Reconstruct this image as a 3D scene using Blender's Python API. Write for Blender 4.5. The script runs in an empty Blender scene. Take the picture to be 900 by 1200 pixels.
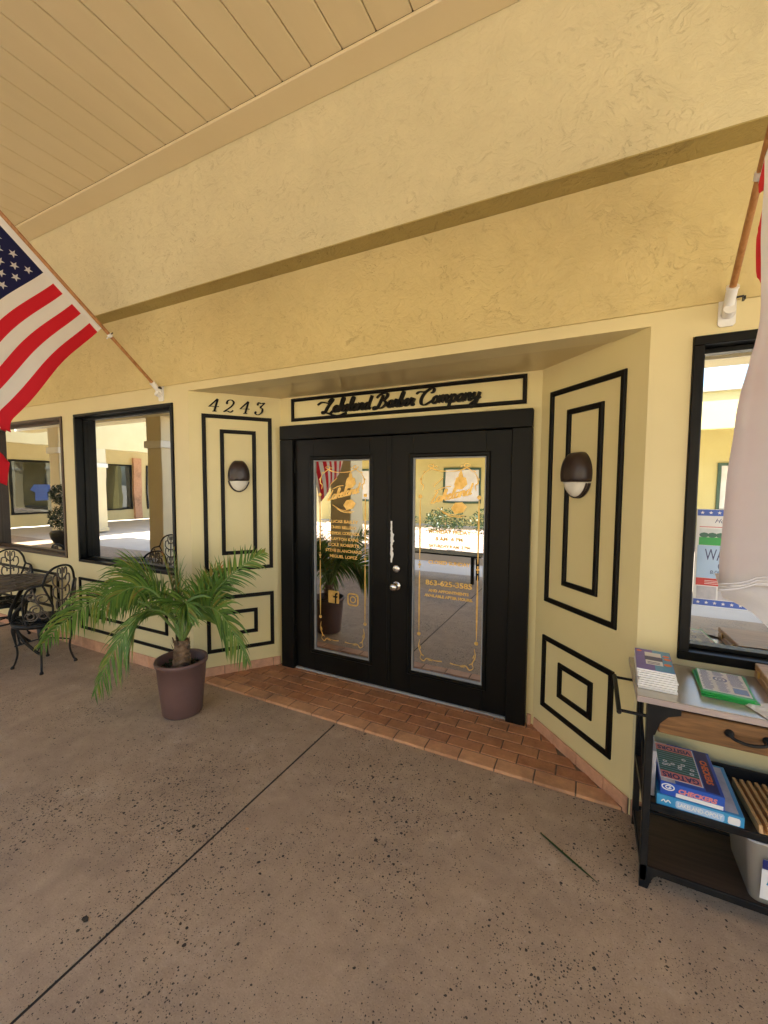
import bpy, math, random
from mathutils import Matrix, Vector, noise
random.seed(7)
R = math.radians
scene = bpy.context.scene
COL = scene.collection

# ------------------------------------------------------------------ camera
cam_d = bpy.data.cameras.new('camera')
cam = bpy.data.objects.new('camera', cam_d); COL.objects.link(cam)
yaw, pitch, roll = R(26.419), R(3.672), R(.338)
fw = Vector((-math.sin(yaw)*math.cos(pitch), math.cos(yaw)*math.cos(pitch), -math.sin(pitch)))
rt = Vector((math.cos(yaw), math.sin(yaw), 0)); up = rt.cross(fw)
rt, up = rt*math.cos(roll)+up*math.sin(roll), up*math.cos(roll)-rt*math.sin(roll)
M = Matrix((rt, up, -fw)).transposed().to_4x4(); M.translation = (0, 0, 1.6)
cam.matrix_world = M
cam_d.sensor_fit = 'VERTICAL'; cam_d.sensor_height = 36; cam_d.sensor_width = 27
cam_d.lens = 36*488.966/1200
cam_d.clip_start = .02; cam_d.clip_end = 3000
scene.camera = cam

# ------------------------------------------------------------------ sky, sun, exposure
SUN_EL, SUN_AZ = R(64), R(-24)           # azimuth from +Y towards +X
w = bpy.data.worlds.new('World'); scene.world = w; w.use_nodes = True
nt = w.node_tree; bg = nt.nodes['Background']
sky = nt.nodes.new('ShaderNodeTexSky'); sky.sky_type = 'NISHITA'; sky.sun_disc = False
sky.sun_elevation = SUN_EL; sky.sun_rotation = SUN_AZ; sky.air_density = 1; sky.dust_density = 1.5
nt.links.new(sky.outputs[0], bg.inputs[0]); bg.inputs[1].default_value = .13
sl = bpy.data.lights.new('sun', 'SUN'); sl.energy = 5; sl.angle = R(.5); sl.color = (1, .95, .85)
so = bpy.data.objects.new('sun', sl); COL.objects.link(so)
sv = Vector((math.sin(SUN_AZ)*math.cos(SUN_EL), math.cos(SUN_AZ)*math.cos(SUN_EL), math.sin(SUN_EL)))
so.rotation_euler = sv.to_track_quat('Z', 'Y').to_euler(); so.location = (0, 0, 30)
scene.view_settings.view_transform = 'Standard'; scene.view_settings.look = 'None'
scene.view_settings.gamma = 1; scene.view_settings.use_curve_mapping = False
scene.view_settings.exposure = 2.68
try:
    scene.cycles.max_bounces = 12; scene.cycles.diffuse_bounces = 7; scene.cycles.glossy_bounces = 5
    scene.cycles.sample_clamp_indirect = 6
    scene.cycles.caustics_reflective = False
except Exception: pass

# ------------------------------------------------------------------ materials
def new_mat(name):
    m = bpy.data.materials.new(name); m.use_nodes = True
    return m, m.node_tree, m.node_tree.nodes['Principled BSDF']
def N(t, kind, **kw):
    n = t.nodes.new(kind)
    for k, v in kw.items(): setattr(n, k, v)
    return n
def coords(t, scale=(1, 1, 1)):
    tc = N(t, 'ShaderNodeNewGeometry'); mp = N(t, 'ShaderNodeMapping'); mp.inputs['Scale'].default_value = scale
    t.links.new(tc.outputs['Position'], mp.inputs['Vector']); return mp.outputs[0]
def ramp(t, src, stops, interp='LINEAR'):
    r = N(t, 'ShaderNodeValToRGB'); r.color_ramp.interpolation = interp
    el = r.color_ramp.elements
    while len(el) < len(stops): el.new(.5)
    for e, (p, c) in zip(el, stops):
        e.position = p; e.color = (c if len(c) == 4 else (*c, 1)) if not isinstance(c, (int, float)) else (c, c, c, 1)
    t.links.new(src, r.inputs[0]); return r.outputs[0]
def noi(t, vec, scale, detail=4, rough=.55, dist=0):
    n = N(t, 'ShaderNodeTexNoise'); n.inputs['Scale'].default_value = scale; n.inputs['Detail'].default_value = detail
    n.inputs['Roughness'].default_value = rough; n.inputs['Distortion'].default_value = dist
    t.links.new(vec, n.inputs['Vector']); return n
def mixc(t, fac, a, b, mode='MIX'):
    m = N(t, 'ShaderNodeMix', data_type='RGBA', blend_type=mode)
    for s, v in ((0, fac), (6, a), (7, b)):
        if isinstance(v, (int, float)): m.inputs[s].default_value = v
        elif isinstance(v, tuple): m.inputs[s].default_value = (*v, 1)
        else: t.links.new(v, m.inputs[s])
    return m.outputs[2]
def math_(t, op, a, b=0):
    m = N(t, 'ShaderNodeMath', operation=op)
    for i, v in enumerate((a, b)):
        if isinstance(v, (int, float)): m.inputs[i].default_value = v
        else: t.links.new(v, m.inputs[i])
    return m.outputs[0]
def bump(t, h, strength, dist, bs, prev=None):
    b = N(t, 'ShaderNodeBump'); b.inputs['Strength'].default_value = strength; b.inputs['Distance'].default_value = dist
    t.links.new(h, b.inputs['Height'])
    if prev: t.links.new(prev, b.inputs['Normal'])
    t.links.new(b.outputs[0], bs.inputs['Normal']); return b.outputs[0]

def mottled(name, c1, c2, scale=6, rough=.5, bumpa=.15, bscale=60, metal=0, spec=.5, stretch=(1, 1, 1), sub=0):
    m, t, b = new_mat(name); v = coords(t, stretch)
    n = noi(t, v, scale, 6)
    t.links.new(ramp(t, n.outputs[0], [(.3, c1), (.7, c2)]), b.inputs['Base Color'])
    b.inputs['Roughness'].default_value = rough; b.inputs['Metallic'].default_value = metal
    b.inputs['Specular IOR Level'].default_value = spec
    if bumpa:
        n2 = noi(t, v, bscale, 3); bump(t, n2.outputs[0], bumpa, .004, b)
    return m

def stucco_mat(name, col, strength=1.0):
    m, t, b = new_mat(name); v = coords(t)
    wob = noi(t, v, 3.2, 3)
    vadd = N(t, 'ShaderNodeVectorMath', operation='MULTIPLY_ADD')
    t.links.new(wob.outputs['Color'], vadd.inputs[0]); vadd.inputs[1].default_value = (.35, .35, .35); t.links.new(v, vadd.inputs[2])
    # trowel ridges: thin ragged lines where a stretched noise crosses mid value
    mp = N(t, 'ShaderNodeMapping'); mp.inputs['Scale'].default_value = (1, 1, 1.25); mp.inputs['Rotation'].default_value = (0, R(25), 0)
    t.links.new(vadd.outputs[0], mp.inputs[0])
    n1 = noi(t, mp.outputs[0], 8.5, 7, .60, .8)
    d = math_(t, 'ABSOLUTE', math_(t, 'SUBTRACT', n1.outputs[0], .5))
    line = ramp(t, d, [(0, 1.0), (.016, 0.0)])
    gate = ramp(t, noi(t, v, 2.6, 4, .6).outputs[0], [(.38, 0.12), (.58, 1.0)])
    gate2 = ramp(t, noi(t, v, 17, 2).outputs[0], [(.48, 0.0), (.58, 1.0)])
    ridge = math_(t, 'MULTIPLY', math_(t, 'MULTIPLY', line, gate), gate2)
    n3 = noi(t, v, 10, 6, .6, .4)
    plate = ramp(t, n3.outputs[0], [(.44, 0.0), (.47, .6), (.6, .8), (.63, 1.0)])
    plate = math_(t, 'MULTIPLY', plate, math_(t, 'MULTIPLY', gate, .25))
    fine = noi(t, v, 70, 4, .6); midn = noi(t, mp.outputs[0], 21, 6, .66, .5)
    h = math_(t, 'ADD', math_(t, 'ADD', math_(t, 'MULTIPLY', ridge, .9), plate), math_(t, 'MULTIPLY', fine.outputs[0], .22))
    h = math_(t, 'ADD', h, math_(t, 'MULTIPLY', midn.outputs[0], 1.5))
    h = math_(t, 'ADD', h, math_(t, 'MULTIPLY', noi(t, v, 4, 3).outputs[0], 1.3))
    bump(t, h, .72*strength, .0075, b)
    c2 = tuple(x*.88 for x in col)
    cc = ramp(t, noi(t, v, 1.7, 6, .6).outputs[0], [(.3, c2), (.7, col)])
    cc = mixc(t, math_(t, 'MULTIPLY', ridge, .06), cc, tuple(x*.55 for x in col))
    cc = mixc(t, .22, cc, ramp(t, noi(t, v, 7, 7, .7).outputs[0], [(.3, tuple(x*.72 for x in col)), (.7, tuple(min(1, x*1.08) for x in col))]))
    t.links.new(cc, b.inputs['Base Color']); b.inputs['Roughness'].default_value = .62
    b.inputs['Specular IOR Level'].default_value = .35
    return m

CREAM = (.68, .525, .245)
m_stucco = stucco_mat('stucco_cream', (.70, .62, .375), .8)
m_stucco2 = stucco_mat('stucco_gold', (.67, .54, .255), .8)
m_under = stucco_mat('stucco_underside_shaded', (.45, .35, .12), 1.2)  # wall stucco darkened: the shade under the step is put into its colour
m_wall = mottled('painted_wall_cream', (.66, .56, .30), (.71, .61, .34), 2.2, .5, .12, 45)
m_recess = mottled('painted_recess_wall', (.70, .60, .30), (.74, .64, .34), 2.2, .42, .10, 45)
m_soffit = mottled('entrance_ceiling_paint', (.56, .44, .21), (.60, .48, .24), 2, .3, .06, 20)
m_board = mottled('ceiling_board_paint', (.63, .52, .30), (.68, .565, .33), 1.6, .45, .06, 30, stretch=(3, .6, 1))
m_trimc = mottled('ceiling_trim_paint', (.65, .54, .315), (.69, .575, .345), 2, .4, .05, 25)
m_black = mottled('black_door_paint', (.0045, .0042, .0035), (.008, .007, .0055), 5, .42, .08, 25, spec=.16, stretch=(1, 1, .25))
m_mould = mottled('black_moulding_paint', (.004, .0035, .003), (.008, .006, .0045), 8, .42, .1, 60, spec=.15)
m_frame = mottled('dark_bronze_aluminium', (.004, .004, .004), (.007, .0065, .006), 4, .35, .02, 30, spec=.18)
m_bronzefr = mottled('brown_bronze_aluminium', (.055, .032, .018), (.085, .05, .03), 4, .4, .04, 30, spec=.5)
m_iron = mottled('black_cast_iron', (.008, .008, .008), (.022, .02, .018), 30, .42, .5, 120, spec=.25)
m_ironw = mottled('weathered_cast_iron', (.05, .04, .03), (.15, .12, .09), 20, .5, .6, 110, spec=.5)
m_cart = mottled('cart_black_steel', (.008, .008, .009), (.018, .018, .018), 12, .4, .1, 80, spec=.2)
m_silver = mottled('brushed_nickel', (.55, .53, .5), (.7, .68, .65), 5, .22, 0, metal=1)
m_galv = mottled('galvanised_top', (.50, .46, .38), (.58, .54, .46), 3, .26, .03, 40, metal=.45)
m_galved = mottled('galvanised_edge', (.42, .34, .33), (.5, .42, .40), 3, .35, .03, 40, metal=.3)
m_bead = mottled('pale_glazing_bead', (.24, .25, .26), (.34, .35, .36), 9, .4, 0)
m_white = mottled('white_plastic', (.74, .73, .71), (.82, .81, .79), 12, .4, .05, 40)
m_paper = mottled('white_paper', (.72, .72, .72), (.80, .80, .80), 15, .7, .05, 40)
m_bronze = mottled('dark_bronze_lamp', (.030, .017, .013), (.042, .025, .020), 8, .35, .05, 80, spec=.5)
m_lens = mottled('frosted_lamp_lens', (.74, .70, .60), (.80, .76, .66), 10, .3, .05, 60)
m_pot = mottled('brown_resin_pot', (.125, .066, .056), (.165, .092, .080), 3, .45, .08, 60, spec=.4)
m_soil = mottled('potting_soil', (.012, .009, .006), (.05, .038, .025), 40, .9, 1, 60)
m_trunk = mottled('palm_trunk_fibre', (.10, .055, .028), (.30, .19, .11), 28, .8, 1, 45, stretch=(1, 1, .5))
m_grn_cards = mottled('green_card', (.015, .30, .055), (.02, .36, .075), 10, .4, .03, 40)
m_purple = mottled('purple_cover', (.13, .09, .40), (.17, .12, .47), 10, .35, 0)
m_ltblue = mottled('light_blue_box', (.045, .27, .53), (.06, .33, .60), 9, .3, .02, 40)
m_blue = mottled('royal_blue_box', (.02, .08, .42), (.03, .11, .50), 9, .3, .02, 40)
m_navy = mottled('navy_print', (.012, .02, .12), (.02, .03, .17), 9, .3, .0)
m_orange = mottled('orange_print', (.75, .16, .05), (.8, .2, .08), 9, .4, 0)
m_pink = mottled('pink_print', (.65, .20, .20), (.70, .25, .25), 9, .4, 0)
m_field = mottled('dark_green_print', (.02, .11, .08), (.035, .15, .10), 14, .35, 0)
m_greybox = mottled('grey_box_print', (.36, .36, .42), (.55, .54, .58), 24, .4, 0)
m_dark = mottled('black_plastic', (.012, .012, .013), (.02, .02, .02), 10, .4, .05)
m_decal = mottled('white_vinyl', (.75, .75, .74), (.8, .8, .8), 10, .5, 0)
m_skyb = mottled('pale_blue_print', (.36, .52, .74), (.40, .56, .78), 10, .4, 0)
m_red = mottled('red_print', (.50, .03, .03), (.55, .04, .04), 10, .4, 0)
m_conc2 = mottled('pale_courtyard_concrete', (.52, .46, .385), (.60, .535, .45), 1.3, .8, .2, 30)
m_stone = mottled('pale_landscape_stone', (.30, .22, .18), (.62, .50, .43), 14, .8, .5, 40)
m_olive = mottled('opposite_yellow_paint', (.52, .45, .19), (.56, .49, .22), 1.5, .55, .1, 40)
m_colm = mottled('column_paint', (.66, .57, .36), (.70, .61, .40), 2, .5, .1, 40)
m_capw = mottled('column_cap_white', (.74, .72, .64), (.78, .76, .68), 4, .5, .1, 40)
m_gtrim = mottled('green_window_trim', (.03, .07, .045), (.045, .09, .06), 6, .4, .1)
m_blind = mottled('white_blinds', (.60, .58, .55), (.7, .68, .65), 5, .6, .1)
m_roof = mottled('roof_membrane', (.3, .28, .25), (.35, .33, .3), 2, .8, .1)
m_groove = mottled('joint_filler', (.018, .014, .011), (.032, .025, .02), 40, .9, .3, 80)

def wood_mat(name, c1, c2, rough=.45, axis=0, sc=1.0):
    m, t, b = new_mat(name)
    s = [28*sc, 28*sc, 28*sc]; s[axis] = 2.2*sc
    v = coords(t, tuple(s)); n = noi(t, v, 1, 6, .65, 1.2)
    n2 = noi(t, coords(t, tuple(x*4 for x in s)), 1, 3)
    f = math_(t, 'ADD', math_(t, 'MULTIPLY', n.outputs[0], .75), math_(t, 'MULTIPLY', n2.outputs[0], .25))
    t.links.new(ramp(t, f, [(.32, c1), (.5, tuple((a+b_)/2 for a, b_ in zip(c1, c2))), (.68, c2)]), b.inputs['Base Color'])
    b.inputs['Roughness'].default_value = rough; bump(t, f, .2, .002, b)
    return m
m_drawer = wood_mat('mango_wood', (.07, .030, .009), (.32, .155, .055))
m_shelf = wood_mat('dark_shelf_wood', (.022, .014, .009), (.065, .042, .027), .55)
m_pole = wood_mat('varnished_pole_wood', (.26, .105, .03), (.50, .25, .09), .35, 2)
m_case = wood_mat('light_wood_case', (.34, .17, .065), (.62, .36, .17), .4)
m_rack = wood_mat('pine_rack', (.42, .22, .08), (.62, .38, .17), .5, 1)

# brass-coloured vinyl lettering on the door glass
m_gold, t_, b_ = new_mat('gold_vinyl'); b_.inputs['Base Color'].default_value = (.60, .29, .045, 1)
b_.inputs['Metallic'].default_value = .55; b_.inputs['Roughness'].default_value = .42
t_.links.new(ramp(t_, noi(t_, coords(t_), 25, 3).outputs[0], [(.3, (.66, .38, .08)), (.7, (.88, .58, .19))]), b_.inputs['Base Color'])

def glass_mat(name, tint, body, fac):
    m, t, b = new_mat(name)
    out = t.nodes['Material Output']; g = N(t, 'ShaderNodeBsdfGlossy'); g.inputs['Roughness'].default_value = .0
    g.inputs['Color'].default_value = (*tint, 1)
    v = coords(t); n = noi(t, v, 1.6, 2)
    bp = N(t, 'ShaderNodeBump'); bp.inputs['Strength'].default_value = .05; bp.inputs['Distance'].default_value = .012
    t.links.new(n.outputs[0], bp.inputs['Height']); t.links.new(bp.outputs[0], g.inputs['Normal'])
    d = N(t, 'ShaderNodeBsdfDiffuse'); d.inputs['Color'].default_value = (*body, 1)
    mx = N(t, 'ShaderNodeMixShader'); mx.inputs[0].default_value = fac
    t.links.new(d.outputs[0], mx.inputs[1]); t.links.new(g.outputs[0], mx.inputs[2]); t.links.new(mx.outputs[0], out.inputs[0])
    return m
m_glass = glass_mat('reflective_window_film', (.78, .79, .76), (.02, .02, .018), .82)
m_dglass = glass_mat('reflective_door_glass', (.74, .73, .69), (.03, .028, .024), .86)
m_farglass = glass_mat('dark_far_glass', (.18, .19, .19), (.010, .010, .010), .45)

# walkway: brown sandblasted concrete with dark exposed aggregate
def concrete():
    m, t, b = new_mat('exposed_aggregate_concrete'); v = coords(t)
    big = noi(t, v, .9, 7, .62); base = ramp(t, big.outputs[0], [(.30, (.33, .235, .160)), (.5, (.43, .305, .195)), (.70, (.54, .385, .235))])
    mid = noi(t, v, 9, 6, .65); base = mixc(t, .5, base, ramp(t, mid.outputs[0], [(.3, (.28, .19, .13)), (.7, (.54, .405, .27))]))
    fn = noi(t, v, 160, 3, .7); base = mixc(t, .28, base, ramp(t, fn.outputs[0], [(.3, (.20, .145, .105)), (.7, (.55, .42, .30))]))
    # soft dark stains
    st = ramp(t, noi(t, v, 2.3, 6, .72).outputs[0], [(.50, 0.0), (.70, 1.0)])
    lt = ramp(t, noi(t, v, 3.7, 6, .75).outputs[0], [(.56, 0.0), (.74, 1.0)]); base = mixc(t, math_(t, 'MULTIPLY', lt, .4), base, (.62, .50, .38))
    base = mixc(t, math_(t, 'MULTIPLY', st, .33), base, (.12, .085, .075))
    cl = ramp(t, noi(t, v, 1.35, 4, .6).outputs[0], [(.30, .35), (.62, 1.1)])
    hs = None; col = base
    for sc, thr, gate, amt in ((25, .22, .70, .95), (44, .30, .48, .92), (92, .40, .32, .88), (170, .46, .35, .7)):
        wv = N(t, 'ShaderNodeVectorMath', operation='MULTIPLY_ADD'); wn = noi(t, v, sc*.9, 2)
        t.links.new(wn.outputs['Color'], wv.inputs[0]); wv.inputs[1].default_value = (.5/sc,)*3; t.links.new(v, wv.inputs[2])
        vo = N(t, 'ShaderNodeTexVoronoi'); vo.inputs['Scale'].default_value = sc; vo.inputs['Randomness'].default_value = 1
        t.links.new(wv.outputs[0], vo.inputs['Vector'])
        sep = N(t, 'ShaderNodeSeparateColor'); t.links.new(vo.outputs['Color'], sep.inputs[0])
        rad = math_(t, 'MULTIPLY', math_(t, 'MULTIPLY', sep.outputs[1], thr), cl)
        inside = math_(t, 'LESS_THAN', vo.outputs['Distance'], rad)
        on = math_(t, 'GREATER_THAN', sep.outputs[0], gate)
        s = math_(t, 'MULTIPLY', inside, on)
        dk = ramp(t, sep.outputs[2], [(0, (.014, .011, .010)), (.75, (.045, .034, .028)), (.93, (.12, .09, .07)), (1, (.55, .47, .4))])
        col = mixc(t, math_(t, 'MULTIPLY', s, amt), col, dk)
        hs = s if hs is None else math_(t, 'ADD', hs, s)
    t.links.new(col, b.inputs['Base Color'])
    b.inputs['Roughness'].default_value = .62; b.inputs['Specular IOR Level'].default_value = .35
    h = math_(t, 'SUBTRACT', math_(t, 'MULTIPLY', fn.outputs[0], .6), math_(t, 'MULTIPLY', hs, .45))
    h = math_(t, 'ADD', h, math_(t, 'MULTIPLY', mid.outputs[0], 1.4)); bump(t, h, .5, .004, b)
    return m
m_conc = concrete()

def brick_mat(name, c1, c2, c3):
    m, t, b = new_mat(name); v = coords(t); g = N(t, 'ShaderNodeNewGeometry')
    c = ramp(t, g.outputs['Random Per Island'], [(0, c1), (.5, c2), (1, c3)])
    c = mixc(t, .5, c, ramp(t, noi(t, v, 14, 6, .7).outputs[0], [(.3, tuple(x*.72 for x in c1)), (.7, tuple(min(1, x*1.15) for x in c3))]))
    dirt = ramp(t, noi(t, v, 3, 6, .7).outputs[0], [(.5, 0.0), (.75, .6)])
    c = mixc(t, dirt, c, (.12, .07, .045)); t.links.new(c, b.inputs['Base Color'])
    b.inputs['Roughness'].default_value = .55; bump(t, noi(t, v, 60, 5, .7).outputs[0], .35, .003, b); return m
m_brick = brick_mat('terracotta_paver', (.32, .125, .058), (.45, .20, .088), (.56, .27, .125))
m_brick_edge = brick_mat('worn_terracotta_edge_paver', (.52, .25, .12), (.60, .31, .15), (.66, .36, .185))
m_tile = brick_mat('terracotta_skirting_tile', (.56, .29, .17), (.62, .335, .20), (.68, .38, .235))
m_grout = mottled('grout', (.13, .085, .055), (.19, .13, .09), 30, .9, .4, 80)

def leaf_mat(name, c1, c2, trans=.25):
    m, t, b = new_mat(name); g = N(t, 'ShaderNodeNewGeometry')
    c = ramp(t, g.outputs['Random Per Island'], [(0, c1), (.82, c2), (.93, (min(1, c2[0]*1.9), c2[1]*.95, c2[2])), (1, (min(1, c2[0]*2.1), c2[1]*.62, c2[2]*1.1))])
    c = mixc(t, .35, c, ramp(t, noi(t, coords(t), 18, 4).outputs[0], [(.35, c1), (.7, c2)]))
    t.links.new(c, b.inputs['Base Color']); b.inputs['Roughness'].default_value = .42
    out = t.nodes['Material Output']; tr = N(t, 'ShaderNodeBsdfTranslucent'); t.links.new(c, tr.inputs['Color'])
    mx = N(t, 'ShaderNodeMixShader'); mx.inputs[0].default_value = trans
    t.links.new(b.outputs[0], mx.inputs[1]); t.links.new(tr.outputs[0], mx.inputs[2]); t.links.new(mx.outputs[0], out.inputs[0]); return m
m_leaf = leaf_mat('palm_leaflets', (.045, .12, .018), (.19, .33, .05), .32)
m_leafo = leaf_mat('palm_leaflets_yellowing', (.10, .16, .02), (.45, .28, .03))
m_leafr = leaf_mat('palm_rachis_green', (.12, .22, .05), (.22, .32, .08))
m_bush = leaf_mat('bush_leaves', (.012, .035, .01), (.035, .075, .02))
m_tree = leaf_mat('tree_leaves', (.03, .07, .02), (.08, .14, .035))

def cloth_mat(name, c, trans=.3):
    m, t, b = new_mat(name)
    wv = noi(t, coords(t), 9, 4)
    t.links.new(ramp(t, wv.outputs[0], [(.3, tuple(x*.93 for x in c)), (.7, c)]), b.inputs['Base Color'])
    b.inputs['Roughness'].default_value = .75; b.inputs['Specular IOR Level'].default_value = .25
    fine = noi(t, coords(t, (1, 1, 1)), 420, 2); bump(t, fine.outputs[0], .18, .0008, b)
    out = t.nodes['Material Output']; tr = N(t, 'ShaderNodeBsdfTranslucent'); tr.inputs['Color'].default_value = (*c, 1)
    mx = N(t, 'ShaderNodeMixShader'); mx.inputs[0].default_value = trans
    t.links.new(b.outputs[0], mx.inputs[1]); t.links.new(tr.outputs[0], mx.inputs[2]); t.links.new(mx.outputs[0], out.inputs[0]); return m
m_fwhite = cloth_mat('flag_white', (.82, .80, .78), .38); m_fred = cloth_mat('flag_red', (.62, .015, .03)); m_fblue = cloth_mat('flag_navy', (.012, .014, .07))
m_fcanvas = cloth_mat('flag_header_canvas', (.80, .79, .80), .1)
m_clear, t_, b_ = new_mat('translucent_bin_plastic'); b_.inputs['Base Color'].default_value = (.92, .92, .92, 1)
b_.inputs['Roughness'].default_value = .25; b_.inputs['Transmission Weight'].default_value = .55; b_.inputs['IOR'].default_value = 1.15

# ------------------------------------------------------------------ mesh helpers
WP = {}                                    # world position of every parent
class Fr:                                  # a local frame: u to the right on the surface, v up, w out of it
    def __init__(s, o, u, v=(0, 0, 1), wv=None):
        s.o = Vector(o); s.u = Vector(u).normalized(); s.v = Vector(v).normalized()
        s.w = Vector(wv).normalized() if wv else s.u.cross(s.v).normalized()
    def __call__(s, u, v, w=0): return s.o + s.u*u + s.v*v + s.w*w
WORLD = Fr((0, 0, 0), (1, 0, 0), (0, 1, 0), (0, 0, 1))
class MB:
    def __init__(s): s.V = []; s.F = []; s.MI = []; s.sm = []
    def add(s, vs, fs, mi=0, smooth=False):
        k = len(s.V); s.V += [Vector(v) for v in vs]
        for f in fs: s.F.append([k+i for i in f]); s.MI.append(mi); s.sm.append(smooth)
        return s
    def box(s, a0, a1, b0, b1, c0, c1, fr=WORLD, mi=0, bev=0):
        if bev <= 0:
            vs = [fr(x, y, z) for x in (a0, a1) for y in (b0, b1) for z in (c0, c1)]
            return s.add(vs, [(0, 1, 3, 2), (4, 6, 7, 5), (0, 4, 5, 1), (2, 3, 7, 6), (0, 2, 6, 4), (1, 5, 7, 3)], mi)
        e = min(bev, (a1-a0)*.45, (b1-b0)*.45, (c1-c0)*.45)
        A, B, Cc = (a0, a1), (b0, b1), (c0, c1); vs = []; idx = {}
        for i in (0, 1):
            for j in (0, 1):
                for k in (0, 1):
                    si, sj, sk = (1-2*i)*e, (1-2*j)*e, (1-2*k)*e
                    for ax, p in enumerate(((A[i], B[j]+sj, Cc[k]+sk), (A[i]+si, B[j], Cc[k]+sk), (A[i]+si, B[j]+sj, Cc[k]))):
                        idx[i, j, k, ax] = len(vs); vs.append(fr(*p))
        f = []
        for i in (0, 1):
            f.append([idx[i, 0, 0, 0], idx[i, 0, 1, 0], idx[i, 1, 1, 0], idx[i, 1, 0, 0]])
            f.append([idx[0, i, 0, 1], idx[0, i, 1, 1], idx[1, i, 1, 1], idx[1, i, 0, 1]])
            f.append([idx[0, 0, i, 2], idx[0, 1, i, 2], idx[1, 1, i, 2], idx[1, 0, i, 2]])
        for i in (0, 1):
            for j in (0, 1):
                f.append([idx[i, j, 0, 0], idx[i, j, 1, 0], idx[i, j, 1, 1], idx[i, j, 0, 1]])
                f.append([idx[i, 0, j, 0], idx[i, 1, j, 0], idx[i, 1, j, 2], idx[i, 0, j, 2]])
                f.append([idx[0, i, j, 1], idx[1, i, j, 1], idx[1, i, j, 2], idx[0, i, j, 2]])
                for k in (0, 1): f.append([idx[i, j, k, a] for a in (0, 1, 2)])
        return s.add(vs, f, mi)
    def prism(s, poly, c0, c1, fr=WORLD, mi=0):          # polygon in (a,b), extruded over c
        n = len(poly); vs = [fr(x, y, c0) for x, y in poly]+[fr(x, y, c1) for x, y in poly]
        return s.add(vs, [list(range(n))[::-1], list(range(n, 2*n))]+[(i, (i+1) % n, n+(i+1) % n, n+i) for i in range(n)], mi)
    def tube(s, pts, r, seg=8, mi=0, cap=True, smooth=True):
        pts = [Vector(p) for p in pts]; n = len(pts); rs = r if isinstance(r, (list, tuple)) else [r]*n
        ref = None; vs = []
        for i, p in enumerate(pts):
            d = (pts[min(i+1, n-1)]-pts[max(i-1, 0)])
            d = d.normalized() if d.length > 1e-9 else Vector((0, 0, 1))
            if ref is None: ref = d.orthogonal().normalized()
            else:
                ref = ref-d*ref.dot(d); ref = ref.normalized() if ref.length > 1e-6 else d.orthogonal().normalized()
            q = d.cross(ref)
            vs += [p+(ref*math.cos(2*math.pi*k/seg)+q*math.sin(2*math.pi*k/seg))*rs[i] for k in range(seg)]
        fs = [(i*seg+k, i*seg+(k+1) % seg, (i+1)*seg+(k+1) % seg, (i+1)*seg+k) for i in range(n-1) for k in range(seg)]
        s.add(vs, fs, mi, smooth)
        if cap: s.add(vs[:seg], [list(range(seg))[::-1]], mi); s.add(vs[-seg:], [list(range(seg))], mi)
        return s
    def lathe(s, prof, c=(0, 0, 0), seg=32, mi=0, smooth=True, axis=None):
        fr = axis or Fr(c, (1, 0, 0), (0, 1, 0), (0, 0, 1))
        n = len(prof); vs = [fr(r*math.cos(2*math.pi*k/seg), r*math.sin(2*math.pi*k/seg), z) for r, z in prof for k in range(seg)]
        fs = [(i*seg+k, i*seg+(k+1) % seg, (i+1)*seg+(k+1) % seg, (i+1)*seg+k) for i in range(n-1) for k in range(seg)]
        s.add(vs, fs, mi, smooth); s.add(vs[:seg], [list(range(seg))[::-1]], mi); s.add(vs[-seg:], [list(range(seg))], mi); return s
    def ring(s, u0, u1, v0, v1, wd, w0, w1, fr, mi=0, bev=.004):   # rectangular moulding of bar width wd, mitre-like profile
        vs = []; prof = [(0, w0), (0, w1-bev), (bev, w1), (wd-bev, w1), (wd, w1-bev), (wd, w0)]
        for (x, y, sx, sy) in ((u0, v0, 1, 1), (u1, v0, -1, 1), (u1, v1, -1, -1), (u0, v1, 1, -1)):
            vs += [fr(x+sx*a, y+sy*a, b) for a, b in prof]
        n = len(prof); fs = []
        for c in range(4):
            d = (c+1) % 4
            fs += [(c*n+i, d*n+i, d*n+i+1, c*n+i+1) for i in range(n-1)]
        return s.add(vs, fs, mi)
    def ribbon(s, pts, wfun, fr, w0, w1, mi=0, drift=.0004):     # flat pen stroke in (u,v) with thickness
        P = [Vector((p[0], p[1])) for p in pts]; n = len(P); vs = []
        for i, p in enumerate(P):
            d = P[min(i+1, n-1)]-P[max(i-1, 0)]; d = d.normalized() if d.length > 1e-9 else Vector((1, 0))
            h = wfun(i/(n-1), d)*.5; q = Vector((-d.y, d.x))*h; top = w1+drift*i/n
            vs += [fr(p.x+q.x, p.y+q.y, top), fr(p.x-q.x, p.y-q.y, top), fr(p.x-q.x, p.y-q.y, w0), fr(p.x+q.x, p.y+q.y, w0)]
        fs = []
        for i in range(n-1):
            for k in range(4): fs.append((i*4+k, i*4+(k+1) % 4, (i+1)*4+(k+1) % 4, (i+1)*4+k))
        fs += [(3, 2, 1, 0), (n*4-4, n*4-3, n*4-2, n*4-1)]
        return s.add(vs, fs, mi)
    def merge(s, me, mat, mi=0):
        return s.add([mat @ v.co for v in me.vertices], [list(p.vertices) for p in me.polygons], mi)
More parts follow.
